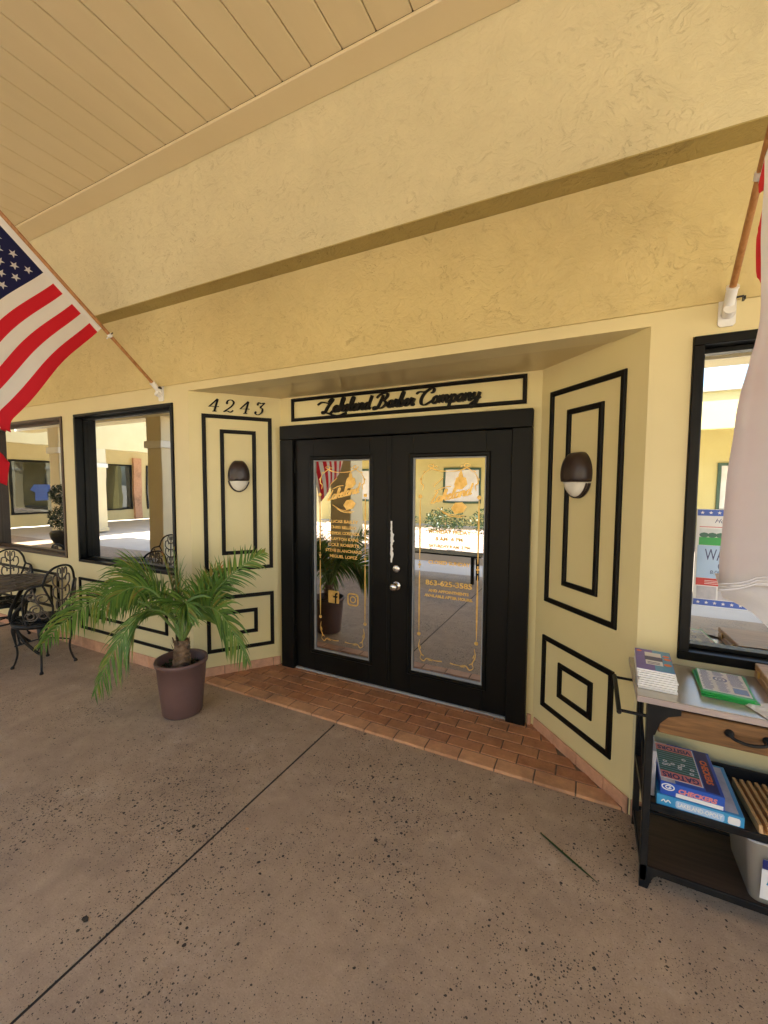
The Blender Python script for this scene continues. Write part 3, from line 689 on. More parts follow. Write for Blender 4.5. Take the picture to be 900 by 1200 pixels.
# house number digits, italic with thick and thin strokes
DG = {'4': [[(.72, 1.0), (.62, .0)], [(.70, 1.02), (.10, .36), (.95, .40)], [(.45, .0), (.82, .02)]],
      '2': [[(.18, .72), (.25, .95), (.55, 1.02), (.80, .82), (.65, .5), (.30, .2), (.08, .03), (.35, .10), (.65, .02), (.88, .18)]],
      '3': [[(.22, .86), (.30, 1.0), (.55, .93), (.85, 1.0), (.55, .62), (.75, .50), (.76, .2), (.48, -.02), (.2, .05), (.15, .2)]]}
for i, (ch, lab) in enumerate(zip('4243', ('leftmost black italic numeral 4 above the left splayed wall panel', 'black italic numeral 2 between the two fours of the house number', 'second black italic numeral 4, beside the final 3 of the house number', 'black italic numeral 3 at the right end of the house number'))):
    mb = MB(); u0 = .135+i*.118
    for st in DG[ch]:
        pts = st if len(st) == 2 else (catmull([(p[0], p[1], 0) for p in st], 5) if ch != '4' else [Vector((*p, 0)) for p in st])
        if len(st) == 2: pts = [Vector((st[0][0]+(st[1][0]-st[0][0])*k/4, st[0][1]+(st[1][1]-st[0][1])*k/4, 0)) for k in range(5)]
        P = [(u0+.085*p[0]+.02*p[1], 2.182+.098*p[1]) for p in pts]
        mb.ribbon(P, lambda t, d: .005+.011*abs(d.y)**1.5, F_L, .0005, .010)
    for (bu, bv) in ({'4': [], '2': [(.2, .74)], '3': [(.24, .84), (.18, .17)]}[ch]):
        cu, cv = u0+.085*bu+.02*bv, 2.182+.098*bv
        mb.prism([(cu+.009*math.cos(k*math.pi/5), cv+.009*math.sin(k*math.pi/5)) for k in range(10)], .0005, .0107, F_L)
    o = mb.build('house_number', m_mould); tag(o, lab, 'house number', 'house number digits')

# ------------------------------------------------------------------ wall lamps
def wall_lamp(fr, u, z, label, H=.262, W=.17):
    t = thing('wall_lamp', fr(u, z-H/2, 0), label, 'wall lamp', 'oval wall lamps beside the entrance')
    def prof(top, bot, name, mat, dz=0):
        mb = MB(); rings = []; seg = 40
        levels = [(1.0, .0), (1.0, .022), (.96, .045), (.84, .065), (.6, .078), (.25, .083)]
        for k, h in levels:
            ring = []
            for q in range(seg):
                a = 2*math.pi*q/seg; x = math.cos(a)*W/2; y_ = math.sin(a)*H/2
                y_ = max(-H/2, min(H/2*.93, y_))
                ring.append((x*k, y_*k, h))
            rings.append(ring)
        return rings, seg
    rings, seg = prof(0, 0, '', None)
    zc = -.042                                   # split between hood and lens
    for part, mat in (('hood', m_bronze), ('lens', m_lens)):
        mb = MB(); vs = []
        for r in rings:
            for (x, y_, h) in r:
                yy = max(y_, zc) if part == 'hood' else min(y_, zc-.002)
                hh = h if part == 'hood' else h*.80
                xx = x if part == 'hood' else x*.95
                if (part == 'hood' and y_ < zc) or (part == 'lens' and y_ > zc):
                    lim = W/2*math.sqrt(max(0, 1-(zc/(H/2))**2)); xx = max(-lim, min(lim, xx))
                vs.append(fr(u+xx, z+yy, hh))
        n = len(rings); fs = [(i*seg+k, i*seg+(k+1) % seg, (i+1)*seg+(k+1) % seg, (i+1)*seg+k) for i in range(n-1) for k in range(seg)]
        mb.add(vs, fs, 0, True); mb.add(vs[-seg:], [list(range(seg))], 0, True)
        mb.build(part, mat, t)
    # bronze rim around the lens
    pts = [fr(u+math.cos(R(a))*W/2*.985, z+math.sin(R(a))*H/2*.985, .028) for a in range(-161, -18, 6)]
    MB().tube(pts, .006, 6).tube([p-fr.w*.018 for p in pts], .008, 6).build('rim', m_bronze, t)
wall_lamp(F_L, .366, 1.672, 'dark bronze oval wall lamp on the narrow left panel under the house number')
wall_lamp(F_R, LR-.414, 1.668, 'dark bronze oval wall lamp on the right splayed wall near the cart', W=.19)

# ------------------------------------------------------------------ flags
def flag_set(base, dirv, plen, ringat, flab, plab, hoist, drape, nstripe_bins=4, umax=1.0):
    dirv = Vector(dirv).normalized(); base = Vector(base)
    P = thing('flag_pole', base, plab, 'flag pole')
    MB().tube([base+dirv*.03, base+dirv*plen], [.0125, .011], 12).build('pole', m_pole, P)
    mb = MB(); fr = Fr(base, (1, 0, 0), (0, 0, 1), (0, -1, 0))
    pl_ = [(-.022, -.075), (.022, -.075), (.03, -.065), (.03, .045), (.022, .055), (-.022, .055), (-.03, .045), (-.03, -.065)]
    mb.prism(pl_, -.012, -.004, fr); mb.tube([base+Vector((0, -.002, -.03)), base+Vector((0, -.035, -.018))], .022, 12)
    mb.tube([base-dirv*.005+Vector((0, 0, -.01)), base+dirv*.085], .020, 14); mb.tube([base+dirv*.083, base+dirv*.09], .0225, 14)
    mb.build('bracket', m_white, P)
    MB().tube([base+dirv*.04+Vector((.015, 0, 0)), base+dirv*.04+Vector((.045, 0, .002))], .004, 6).box(base.x+.04, base.x+.048, base.y-.045, base.y-.02, base.z+.01, base.z+.024).build('thumb_screw', m_dark, P)
    for rr in (ringat, ringat+hoist):
        c = base+dirv*rr; mb = MB(); mb.tube([c-dirv*.012, c+dirv*.012], .0165, 12)
        mb.tube([c+Vector((0, -.01, -.012)), c+Vector((.0, -.022, -.03))], .005, 6); mb.build('clip', m_white, P)
        MB().tube([c+Vector((.012, 0, .006)), c+Vector((.034, 0, .012))], .004, 6).build('clip_screw', m_dark, P)
    F = thing('american_flag', base+dirv*(ringat+.1)+Vector((0, 0, -1)), flab, 'flag', 'flags hung from angled wall poles')
    # cloth: s over the hoist (0 = lower corner), t over the fly
    NS, NT = 13*nstripe_bins, 72; V = []; Fs = []; MI = []
    for j in range(NT+1):
        for i in range(NS+1): V.append(drape(i/NS, j/NT))
    for j in range(NT):
        for i in range(NS):
            st = i//nstripe_bins; t = (j+.5)/NT
            if t < .022: mi = 3
            elif st >= 6 and t < .41: mi = 2
            else: mi = 1 if st % 2 == 0 else 0
            Fs.append((j*(NS+1)+i, j*(NS+1)+i+1, (j+1)*(NS+1)+i+1, (j+1)*(NS+1)+i)); MI.append(mi)
    mb = MB(); mb.V = [Vector(v) for v in V]; mb.F = Fs; mb.MI = MI; mb.sm = [True]*len(Fs)
    cl = mb.build('cloth', [m_fwhite, m_fred, m_fblue, m_fcanvas], F, recalc=False)
    # hems
    for tt in (.962, .975, .990):               # rows of stitching on the fly hem
        mb = MB(); pts = [Vector(drape(i/(NS*2), tt)) for i in range(NS*2+1)]
        mb.tube(pts, .0011, 4); mb.build('hem_stitching', m_fcanvas, cl)
    mb = MB()
    for row in range(9):
        cols = 6 if row % 2 == 0 else 5
        for c_ in range(cols):
            t0 = .022+.388*((c_+ (1 if row % 2 == 0 else 1.5))/6.5-.03); s0 = 6/13+7/13*((row+1)/10)
            for side in (1, -1):
                ds, dt = .0215, .0129
                ctr = Vector(drape(s0, t0)); e1 = Vector(drape(s0+.01, t0))-ctr; e2 = Vector(drape(s0, t0+.01))-ctr
                nn = e1.cross(e2).normalized()*(.0012*side)
                ring_ = []
                for k in range(10):
                    rr = 1 if k % 2 == 0 else .4; a = math.pi*k/5
                    ring_.append(Vector(drape(s0+ds*1.25*rr*math.cos(a), t0+dt*1.25*rr*math.sin(a)))+nn)
                mb.add([ctr+nn]+ring_, [(0, 1+k, 1+(k+1) % 10) for k in range(10)])
    mb.build('stars', m_fwhite, cl)
    return P, F
# left flag: stands out from its pole, then drops
LB, LD = Vector((-3.15, 2.262, 2.345)), Vector((0, -.765, .645)).normalized()
LP = Vector((0, -.62, -.785)).normalized(); HL = .89
def drape_left(s, t):
    f = max(0, min(1, (t-.60)/.03))*max(0, min(1, (.72-t)/.03))+max(0, min(1, (t-.82)/.03)); s0 = f*1.4/13; be = max(0, s0-s); s = s0+abs(s-s0)
    p = LB+LD*(.575+HL*s)-Vector((0, 0, .018))+Vector((-.5*be, .12*be, 0)); L = 1.60*t; Lk = .86
    dirp = LP
    if L < Lk: q = p+dirp*L
    else:
        e = L-Lk; a = min(1, e/.12); q = p+dirp*Lk+dirp.lerp(Vector((0, .0, -1)), a).normalized()*e
    wv = .040*math.sin(6.0*t+3.0*s+.5)*min(1, t*3)+.016*math.sin(11*s+5*t)*min(1, t*2)
    wv += .010*noise.noise(Vector((s*5, t*4, 0)))*min(1, t*4)
    sag = .030*math.sin(2*math.pi*t*1.35)*min(1, t*3)
    return q+Vector((1, 0, 0))*(wv-.045*t)+LD*sag
flag_set(LB, LD, 1.85, .50, 'stars and stripes flag with its navy canton in view, on the left pole', 'wooden flag pole in white bracket above the left window', HL, drape_left)
# right flag: hangs close beside the camera, folded, white side towards us
RB, RD = Vector((.487, 2.262, 2.355)), Vector((-.02, -.76, .66)).normalized()
HR = 1.06
EDGE = catmull([(.480, 1.93, 2.66), (.440, 1.75, 2.47), (.402, 1.60, 2.27), (.366, 1.42, 1.998), (.29, 1.22, 1.792), (.245, 1.07, 1.652), (.201, .90, 1.494), (.184, .82, 1.435)], 10)
def drape_right(s, t):
    f = max(0, min(1, (t-.08)/.05))*max(0, min(1, (.225-t)/.03)) + max(0, min(1, (t-.33)/.04))
    s0 = f/13; u = s if s >= s0 else s0+.35*(s0-s); behind = max(0, s0-s); k = u-1/13
    x = t*(len(EDGE)-1); i = min(int(x), len(EDGE)-2); e0 = EDGE[i].lerp(EDGE[i+1], x-i)
    c0 = RD*(HR*u)
    ka = min(max(k, 0), .09); kb = max(0, k-.09)
    b = Vector((1.35*ka+.40*kb, -.05*ka-.62*kb, .30*ka-.30*kb)); w_ = t**.6
    q = e0+c0.lerp(b, w_)
    g = min(1, max(0, k)*14)*min(1, t*3)
    q += Vector((.55, -.2, 0))*(.050*noise.noise(Vector((u*16, t*2.2, 1)))+.014*noise.noise(Vector((u*45+t*6, t*5, 4)))+.016*math.sin(u*60+t*3.2))*g
    q += Vector((.3, -.95, 0))*(.030*noise.noise(Vector((u*22, t*7, 7)))+.020*noise.noise(Vector((t*16-u*30, u*9, 2)))+.022*abs(noise.noise(Vector((u*26+t*5, t*3, 9)))))*min(1, t*3)*min(1, .12+max(0, k)*12)
    q.z += .010*noise.noise(Vector((u*30, 0, 3)))*t
    return q+Vector((.16, .30, .0))*behind*2.2
PR_, FRT = flag_set(RB, RD, 1.6, .47, 'stars and stripes flag hanging with grey white cloth near the cart', 'wooden flag pole in white bracket above the right window', HR, drape_right)
mb = MB(); nk, nr = 28, 12; vs = []                     # lower corner of the same cloth, doubled under the hem
for a in range(nk+1):
    k = a/nk
    T_ = Vector((.190+.34*k, .87-.10*k, 1.455+.07*k)); B_ = Vector((.186+.34*k, .80-.14*k, 1.430-.27*k+.012*math.sin(k*14)))
    for c in range(nr+1):
        q = T_.lerp(B_, c/nr); q += Vector((.2, -.9, 0))*(.020*noise.noise(Vector((k*9+c*.15, c*.12, 2)))+.012*math.sin(k*17+c*.25))*min(1, k*6); vs.append(q)
mb.add(vs, [(a*(nr+1)+c, (a+1)*(nr+1)+c, (a+1)*(nr+1)+c+1, a*(nr+1)+c+1) for a in range(nk) for c in range(nr)], 0, True)
mb.build('doubled_corner', m_fwhite, FRT, recalc=False)

# ------------------------------------------------------------------ poster taped to the right-hand window
F_P = FY(GW-.003)
P = thing('window_poster', F_P(.52, 1.12, 0), 'event poster with pale blue middle and starred blue borders taped inside the right window', 'poster')
px0, px1, pz0, pz1 = .437, .80, 1.055, 1.500
MB().box(px0, px1, pz0, pz1, 0, .0012, F_P).build('sheet', m_paper, P)
for z0, z1 in ((pz0+.002, pz0+.030), (pz1-.030, pz1-.002)): MB().box(px0+.002, px1-.002, z0, z1, .0012, .0018, F_P).build('starred_border', m_blue, P)
for z in (pz0+.016, pz1-.016):
    mb = MB()
    for k in range(11):
        cx = px0+.02+k*.031
        mb.prism([(cx+(.008 if q % 2 == 0 else .0035)*math.sin(q*math.pi/5), z+(.008 if q % 2 == 0 else .0035)*math.cos(q*math.pi/5)) for q in range(10)], .0018, .0023, F_P)
    mb.build('border_stars', m_paper, P)
MB().box(px0+.008, px1-.008, 1.185, 1.335, .0012, .0018, F_P).build('blue_panel', m_skyb, P)
MB().box(px0+.008, px1-.008, 1.150, 1.184, .0012, .0018, F_P).build('red_band', m_red, P); MB().box(px0+.012, px1-.012, 1.418, 1.421, .0012, .0018, F_P).build('red_rule', m_red, P)
MB().box(px0+.012, px0+.20, 1.336, 1.372, .0012, .0018, F_P).build('lawn_photo', m_grn_cards, P)
m_skyp = mottled('photo_sky_print', (.55, .60, .62), (.7, .72, .72), 30, .5, 0)
MB().box(px0+.012, px0+.20, 1.373, 1.412, .0012, .0018, F_P).build('photo_sky', m_skyp, P)
mb = MB()
for k in range(6): 
    cx = px0+.03+k*.03; mb.prism([(cx+.018*math.cos(q*math.pi/4), 1.382+.012*math.sin(q*math.pi/4)) for q in range(8)], .0018, .0022, F_P)
mb.build('photo_trees', m_field, P)
mb = MB(); put_text(mb, 'Homet', F_P, px0+.105, 1.447, .0014, .028, shear=.4); mb.build('poster_writing', m_navy, P); mb = MB(); put_text(mb, 'WA', F_P, px0+.072, 1.290, .0020, .074, width=.072)
put_text(mb, '0', F_P, px0+.095, 1.240, .0020, .040); put_text(mb, '8:00 A', F_P, px0+.09, 1.212, .0020, .024)
mb.build('poster_writing', m_navy, P)
mb = MB()
for k in range(3): mb.box(px0+.04, px0+.20, 1.172-k*.007, 1.174-k*.007, .0018, .0021, F_P)
mb.build('small_print', m_paper, P)
MB().box(px0+.012, px0+.085, 1.088, 1.146, .0012, .0018, F_P).box(px0+.092, px0+.2, 1.088, 1.146, .0012, .0018, F_P).build('small_photos', m_greybox, P)

# ------------------------------------------------------------------ potted palm
PX, PY = -2.535, 1.925
T = thing('potted_palm', (PX, PY, 0), 'small palm with spreading green fronds in a brown round pot beside the entrance', 'potted plant')
mb = MB(); mb.lathe([(.0, .001), (.122, .001), (.130, .012), (.150, .22), (.160, .350), (.170, .356), (.173, .373), (.168, .386), (.159, .384), (.153, .37), (.150, .315), (.0, .314)], c=(PX, PY, 0), seg=56)
mb.build('pot', m_pot, T)
mb = MB(); vs = []; fs = []; rg = 18; sg = 40
for i in range(rg+1):
    for k in range(sg):
        r = .149*i/rg; x, y_ = r*math.cos(2*math.pi*k/sg), r*math.sin(2*math.pi*k/sg)
        vs.append((PX+x, PY+y_, .318+.016*noise.noise(Vector((x*30, y_*30, 1)))+.014*noise.noise(Vector((x*80, y_*80, 3)))))
fs = [(i*sg+k, i*sg+(k+1) % sg, (i+1)*sg+(k+1) % sg, (i+1)*sg+k) for i in range(rg) for k in range(sg)]
mb.add(vs, fs); mb.build('soil', m_soil, T)
mb = MB()                                   # fibrous trunk: ringed, flaring, with ragged boots
n = 30; vs = []; seg = 22
for i in range(n+1):
    q = i/n; z = .31+.21*q
    for k in range(seg):
        a = 2*math.pi*k/seg; r = (.056-.014*q)*(1+.16*math.sin(q*30+math.sin(a*3)*1.5))+.007*noise.noise(Vector((math.cos(a)*3, math.sin(a)*3, q*9)))
        vs.append((PX+.012*q+r*math.cos(a), PY+r*math.sin(a), z))
mb.add(vs, [(i*seg+k, i*seg+(k+1) % seg, (i+1)*seg+(k+1) % seg, (i+1)*seg+k) for i in range(n) for k in range(seg)], 0, False)
for i in range(34):
    a = random.uniform(0, 6.28); z = random.uniform(.33, .50); r = .048
    p = Vector((PX+r*math.cos(a), PY+r*math.sin(a), z)); d = Vector((math.cos(a)*.35, math.sin(a)*.35, 1)).normalized()
    s_ = Vector((-math.sin(a), math.cos(a), 0))*random.uniform(.008, .016)
    mb.add([p-s_, p+s_, p+d*random.uniform(.03, .06)+s_*.3, p+d*.035-s_*.5], [(0, 1, 2, 3)])
mb.build('trunk', m_trunk, T)
# clumps of small weeds on the soil
mb = MB()
for i in range(130):
    a = random.uniform(0, 6.28); r = random.uniform(.07, .14); p = Vector((PX+r*math.cos(a), PY+r*math.sin(a), .322))
    d = Vector((random.uniform(-1, 1), random.uniform(-1, 1), random.uniform(.2, 1.2))).normalized()*random.uniform(.015, .035); s_ = d.cross(Vector((0, 0, 1))).normalized()*.006
    mb.add([p, p+d*.5+s_, p+d, p+d*.5-s_], [(0, 1, 2, 3)])
tag(mb.build('weeds', m_bush, T, recalc=False), kind='stuff')
CB = Vector((PX+.012, PY, .50))
def frond(tip, rise, nleaf=44, ll=.26, mat=m_leaf, start=.22, droop=.5, side=None, young=0, base=CB, vlift=.35):
    tip = Vector(tip); a = base+Vector((random.uniform(-.015, .015), random.uniform(-.015, .015), random.uniform(-.03, .02)))
    mid = a.lerp(tip, .45)+Vector((0, 0, rise)); ctl = mid*2-(a+tip)*.5
    pt = lambda t: a*(1-t)**2+ctl*2*t*(1-t)+tip*t*t
    tan = lambda t: ((ctl-a)*2*(1-t)+(tip-ctl)*2*t).normalized()
    K = 22; mb = MB(); mb.tube([pt(i/K) for i in range(K+1)], [.0085*(1-i/K)**.8+.0014 for i in range(K+1)], 6, mi=1)
    sidev0 = tan(.3).cross(Vector((0, 0, 1))); sidev0 = sidev0.normalized() if sidev0.length > .05 else Vector((1, 0, 0))
    if side is not None: sidev0 = Vector(side).normalized()
    for i in range(nleaf):
        t = start+(1-start)*(i+.5)/nleaf
        for s in (-1, 1):
            tt = min(1, t+random.uniform(-.006, .006)); p = pt(tt); d = tan(tt); sd = (sidev0-d*sidev0.dot(d)).normalized(); nrm = sd.cross(d).normalized()
            if nrm.z < 0: nrm = -nrm
            u = (tt-start)/(1-start)
            L = ll*(.45+.55*math.sin(math.pi*min(1, .12+u*.9))**.6)*(1-.35*u**3)*random.uniform(.74, 1.08)
            ang = R(66-34*u+random.uniform(-9, 9))
            dr = (d*math.cos(ang)+sd*s*math.sin(ang)+nrm*(vlift-.25*u+random.uniform(-.06, .06))).normalized()
            q = [p]; st = 5; cur = p.copy(); dd = dr.copy()
            for k in range(st):
                dd = (dd+Vector((0, 0, -1))*droop*random.uniform(.7, 1.3)/st*(k+.6)*.75).normalized(); cur = cur+dd*L/st; q.append(cur.copy())
            w0 = .0068*(ll/.26)**.5*random.uniform(.85, 1.1)
            wd = [w0*.55, w0, w0*1.02, w0*.85, w0*.5, .0004]; vs = []
            for k, c in enumerate(q):
                dk = (q[min(k+1, st)]-q[max(k-1, 0)]).normalized(); ws = dk.cross(nrm); ws = (ws.normalized() if ws.length > .01 else sd)
                vs += [c-ws*wd[k]+nrm*wd[k]*.35, c, c+ws*wd[k]+nrm*wd[k]*.35]
            mb.add(vs, [f for k in range(st) for f in ((k*3, k*3+1, k*3+4, k*3+3), (k*3+1, k*3+2, k*3+5, k*3+4))])
    return mb.build('frond', [mat, m_leafr], T, recalc=False)
FR_TIPS = [((-3.66, 1.60, .38), .34, 50, .28, .7, (.1, -.35, .9), .05), ((-2.80, 1.50, .27), .34, 50, .36, .35, (.97, .1, .2), .0),
           ((-1.92, 1.92, .50), .30, 50, .34, .35, (.45, -.15, .9), .05), ((-1.93, 2.10, 1.15), .10, 40, .20, .25, (-.4, -.3, .8), .1),
           ((-3.12, 1.90, .98), .14, 50, .28, .30, (.3, -.3, .9), .1), ((-3.25, 1.80, .60), .36, 46, .30, .7, (.1, -.4, .8), .1),
           ((-2.75, 2.05, .86), .20, 42, .24, .5, (.5, -.3, .7), .2), ((-2.28, 1.80, .74), .20, 44, .26, .45, (.7, .1, .6), .1),
           ((-2.25, 2.05, .94), .12, 40, .22, .35, (.3, -.3, .9), .15),
           ((-2.95, 1.72, .80), .22, 44, .26, .6, (.5, -.2, .8), .1)]
for tip, rise, nl, ll, dr, sd_, vl in FR_TIPS: frond(tip, rise, nl, ll, droop=dr, side=sd_, vlift=vl)
frond((-2.28, 2.06, 1.02), .10, 22, .15, mat=m_leafo, droop=.35, side=(-.3, -.4, .8))
frond((-2.78, 1.98, 1.08), .06, 22, .15, mat=m_leafo, droop=.3, side=(.3, -.4, .8))
frond((-2.62, 1.95, 1.16), .02, 12, .10, mat=m_leafo, droop=.1, side=(.8, -.4, .1))
mb = MB()                                                       # unopened spears
for dx, dy, h in ((.0, .0, .56), (-.03, .01, .44), (.035, .02, .50), (-.01, -.02, .38)):
    mb.tube([CB+Vector((dx*q, dy*q, h*q)) for q in (0, .3, .6, .85, 1)], [.008, .006, .005, .003, .0006], 6)
mb.build('spear_leaf', m_leafr, T)

# ------------------------------------------------------------------ cast iron bistro set
def iron_chair(label, name='bistro_chair'):
    t = thing(name, (0, 0, 0), label, 'chair', 'cast iron chairs at the bistro table')
    sh = .42; mb = MB(); r0 = .205
    # pierced seat: rim plus radial and ring bars under a thin dish
    for rr in (.205, .135, .065): mb.tube([(rr*math.cos(a)*1.02, rr*math.sin(a), sh-.004) for a in [2*math.pi*k/36 for k in range(37)]], .009 if rr > .2 else .006, 6)
    for k in range(14):
        a = 2*math.pi*k/14; mb.tube([(.03*math.cos(a), .03*math.sin(a), sh-.008), (.14*math.cos(a+.15), .14*math.sin(a+.15), sh-.008), (.20*math.cos(a), .20*math.sin(a), sh-.004)], .007, 5)
        a2 = a+math.pi/14; mb.tube([(.135*math.cos(a2)+.02*math.cos(b_), .135*math.sin(a2)+.02*math.sin(b_), sh-.005) for b_ in [2*math.pi*q/8 for q in range(9)]], .005, 4)
    mb.lathe([(.0, sh-.012), (.04, sh-.012), (.04, sh), (.0, sh)], seg=16)
    mb.lathe([(.188, sh-.035), (.205, sh-.035), (.214, sh-.008), (.200, sh-.006), (.188, sh-.03)], seg=40)
    mb.build('seat', m_iron, t)
    for a in (40, 140, 220, 320):
        c, s = math.cos(R(a)), math.sin(R(a)); rp = lambda r, z: (r*c, r*s, z)
        pts = catmull([rp(.165, sh-.02), rp(.205, sh-.075), rp(.200, .26), rp(.185, .14), rp(.205, .05), rp(.225, .012)], 5)
        rs = [.026-.018*min(1, (i/len(pts))*2.2)+(.004 if i > len(pts)-3 else 0) for i in range(len(pts))]
        mb = MB(); mb.tube(pts, rs, 8); mb.lathe([(.0, 0), (.014, 0), (.016, .01), (.008, .022), (.0, .022)], c=rp(.225, 0), seg=10)
        mb.build('leg', m_iron, t)
    # wrap-round back: bars laid on a cylinder, angle a from the rear, height z
    def cyl(a, z): lean = .05+.10*(z-sh); return Vector((-(.185+lean*.55)*math.cos(a)-.02, (.185+lean*.55)*math.sin(a), z))
    out = catmull([cyl(-1.15, sh), cyl(-1.25, .52), cyl(-1.18, .66), cyl(-.95, .74), cyl(-.62, .76), cyl(-.5, .83), cyl(-.3, .885), cyl(0, .905), cyl(.3, .885), cyl(.5, .83), cyl(.62, .76), cyl(.95, .74), cyl(1.18, .66), cyl(1.25, .52), cyl(1.15, sh)], 6)
    mb = MB(); mb.tube(out, .0095, 8)
    for s in (-1, 1): mb.tube(catmull([cyl(s*.40, sh), cyl(s*.32, .56), cyl(s*.52, .70), cyl(s*.62, .76)], 6), .0085, 7)
    mb.build('back_frame', m_iron, t)
    mb = MB()
    mb.tube([cyl(0, sh), cyl(0, .89)], .007, 7)
    for s in (-1, 1):
        for (c0, z0, c1, z1, r) in ((0, .50, .20, .60, 1), (0, .60, .30, .72, 1), (0, .70, .30, .82, 1), (0, .78, .16, .88, 1)):
            mb.tube(catmull([cyl(0, z0), cyl(s*(c0+c1)*.5, z0+.015), cyl(s*c1, (z0+z1)/2), cyl(s*c1*.9, z1), cyl(s*c1*.45, z1-.005), cyl(s*c1*.4, z1-.045)], 5), .0062, 6)
        for (ac, zc, rr) in ((.62, .64, .045), (.80, .55, .045), (.95, .66, .035), (.62, .50, .04), (1.02, .50, .035)):
            ac *= s; mb.tube([cyl(ac+rr/.2*math.cos(q)*(1-q/14), zc+rr*math.sin(q)*(1-q/14)) for q in [k*.5 for k in range(17)]], .0058, 6)
        mb.tube(catmull([cyl(s*.40, .46), cyl(s*.75, .60), cyl(s*.9, .73)], 5), .0062, 6)
        mb.tube(catmull([cyl(s*1.2, .47), cyl(s*.85, .47), cyl(s*.7, .58), cyl(s*1.15, .68)], 5), .0062, 6)
    mb.build('back_scrollwork', m_ironw, t)
    mb = MB()
    for s in (-1, 1): mb.tube(catmull([(.14*s, -.14, .2), (.0, 0, .24), (-.14*s, .14, .2)], 5), .006, 6)
    mb.build('stretcher', m_iron, t)
    return t
c1 = iron_chair('black scrolled cast iron chair with its whole seat and legs in view, beside the palm')
c1.location = (-4.27, 1.885, 0); c1.rotation_euler = (0, 0, R(190))
c2 = copy_tree(c1); c2['label'] = 'black scrolled cast iron chair behind the round table at the left edge'
c2.location = (-5.25, 2.0, 0); c2.rotation_euler = (0, 0, R(-35))
c3 = copy_tree(c1); c3['label'] = 'cast iron chair back seen only mirrored in the windows, left of the table'
c3.location = (-5.0, 1.15, 0); c3.rotation_euler = (0, 0, R(60))
TC = Vector((-4.86, 1.80, 0))
t = thing('bistro_table', TC, 'round weathered black cast iron table between the bistro chairs', 'table')
mb = MB(); ZT = .69
mb.lathe([(.0, ZT-.012), (.37, ZT-.012), (.385, ZT-.03), (.40, ZT-.03), (.405, ZT-.004), (.395, ZT), (.0, ZT)], c=TC, seg=48)
for rr in (.36, .25, .13):
    mb.tube([TC+Vector((rr*math.cos(a), rr*math.sin(a), ZT+.001)) for a in [2*math.pi*k/40 for k in range(41)]], .006, 5)
for k in range(18):
    a = 2*math.pi*k/18; mb.tube(catmull([TC+Vector((.13*math.cos(a), .13*math.sin(a), ZT)), TC+Vector((.25*math.cos(a+.12), .25*math.sin(a+.12), ZT+.002)), TC+Vector((.37*math.cos(a), .37*math.sin(a), ZT))], 4), .005, 5)
mb.build('tabletop', m_ironw, t)
for a in (30, 120, 210, 300):
    c, s = math.cos(R(a)), math.sin(R(a)); rp = lambda r, z: TC+Vector((r*c, r*s, z))
    MB().tube(catmull([rp(.30, ZT-.03), rp(.32, .60), rp(.22, .48), rp(.13, .34), rp(.20, .16), rp(.31, .04), rp(.35, .012)], 6), [.022-.010*i/36 for i in range(37)], 8).build('leg', m_iron, t)
MB().tube([TC+Vector((.155*math.cos(a), .155*math.sin(a), .32)) for a in [2*math.pi*k/24 for k in range(25)]], .008, 6).build('leg_ring', m_iron, t)

# ------------------------------------------------------------------ kitchen cart
CX0, CX1, CY0, CY1 = .222, 1.03, 1.872, 2.225
K = thing('kitchen_cart', ((CX0+CX1)/2, (CY0+CY1)/2, 0), 'black steel cart with metal top, wooden drawer and two shelves under the right window', 'cart')
ZTOP = .797
mb = MB(); mb.box(CX0-.037, CX1+.04, CY0-.032, CY1+.02, ZTOP-.003, ZTOP, bev=.001); mb.box(CX0-.038, CX1+.041, CY0-.033, CY1+.021, ZTOP-.026, ZTOP-.0035, mi=1, bev=.002)
mb.build('cart_top', [m_galv, m_galved], K)
for x in (CX0, CX1-.026):
    for y_ in (CY0, CY1-.026):
        mb = MB(); mb.box(x, x+.026, y_, y_+.026, .03, ZTOP-.026, bev=.003)
        sx = 1 if x == CX0 else -1
        fr = Fr((x+.013-sx*.013, y_ if y_ == CY0 else y_+.018, 0), (sx, 0, 0), (0, 0, 1), (0, -1, 0)); fr.w = Vector((0, 1, 0))
        pl = [(0, .0), (.012, 0), (.028, .0), (.034, .03)]+[(.034+.06*math.sin(q), .10-.055*math.cos(q)-.0) for q in (R(20), R(45), R(70), R(88))]+[(.0, .105)]
        mb.prism([(0, .0), (.030, .0), (.038, .030), (.048, .055), (.070, .074), (.105, .082), (.105, .094), (.0, .094)], 0.0, .008, fr)
        mb.prism([(0, .62), (.03, .64), (.045, .69), (.07, .72), (.11, .735), (.11, ZTOP-.027), (.0, ZTOP-.027)], -.004, .004, fr)
        mb.build('leg', m_cart, K)
for z, nm in ((.345, 'middle_shelf'), (.078, 'bottom_shelf')):
    mb = MB(); mb.box(CX0+.01, CX1-.01, CY0+.012, CY1-.012, z-.004, z+.006); o = mb.build(nm, m_shelf, K)
    mb = MB(); h = .016
    mb.box(CX0+.027, CX1-.027, CY0+.002, CY0+.0115, z-h, z+h*.8, bev=.002).box(CX0+.027, CX1-.027, CY1-.0115, CY1-.002, z-h, z+(.055 if z > .2 else h), bev=.002)
    mb.box(CX0+.002, CX0+.0095, CY0+.027, CY1-.027, z-h, z+h*.8, bev=.002).box(CX1-.0095, CX1-.002, CY0+.027, CY1-.027, z-h, z+h*.8, bev=.002)
    mb.build('shelf_rail', m_cart, o)
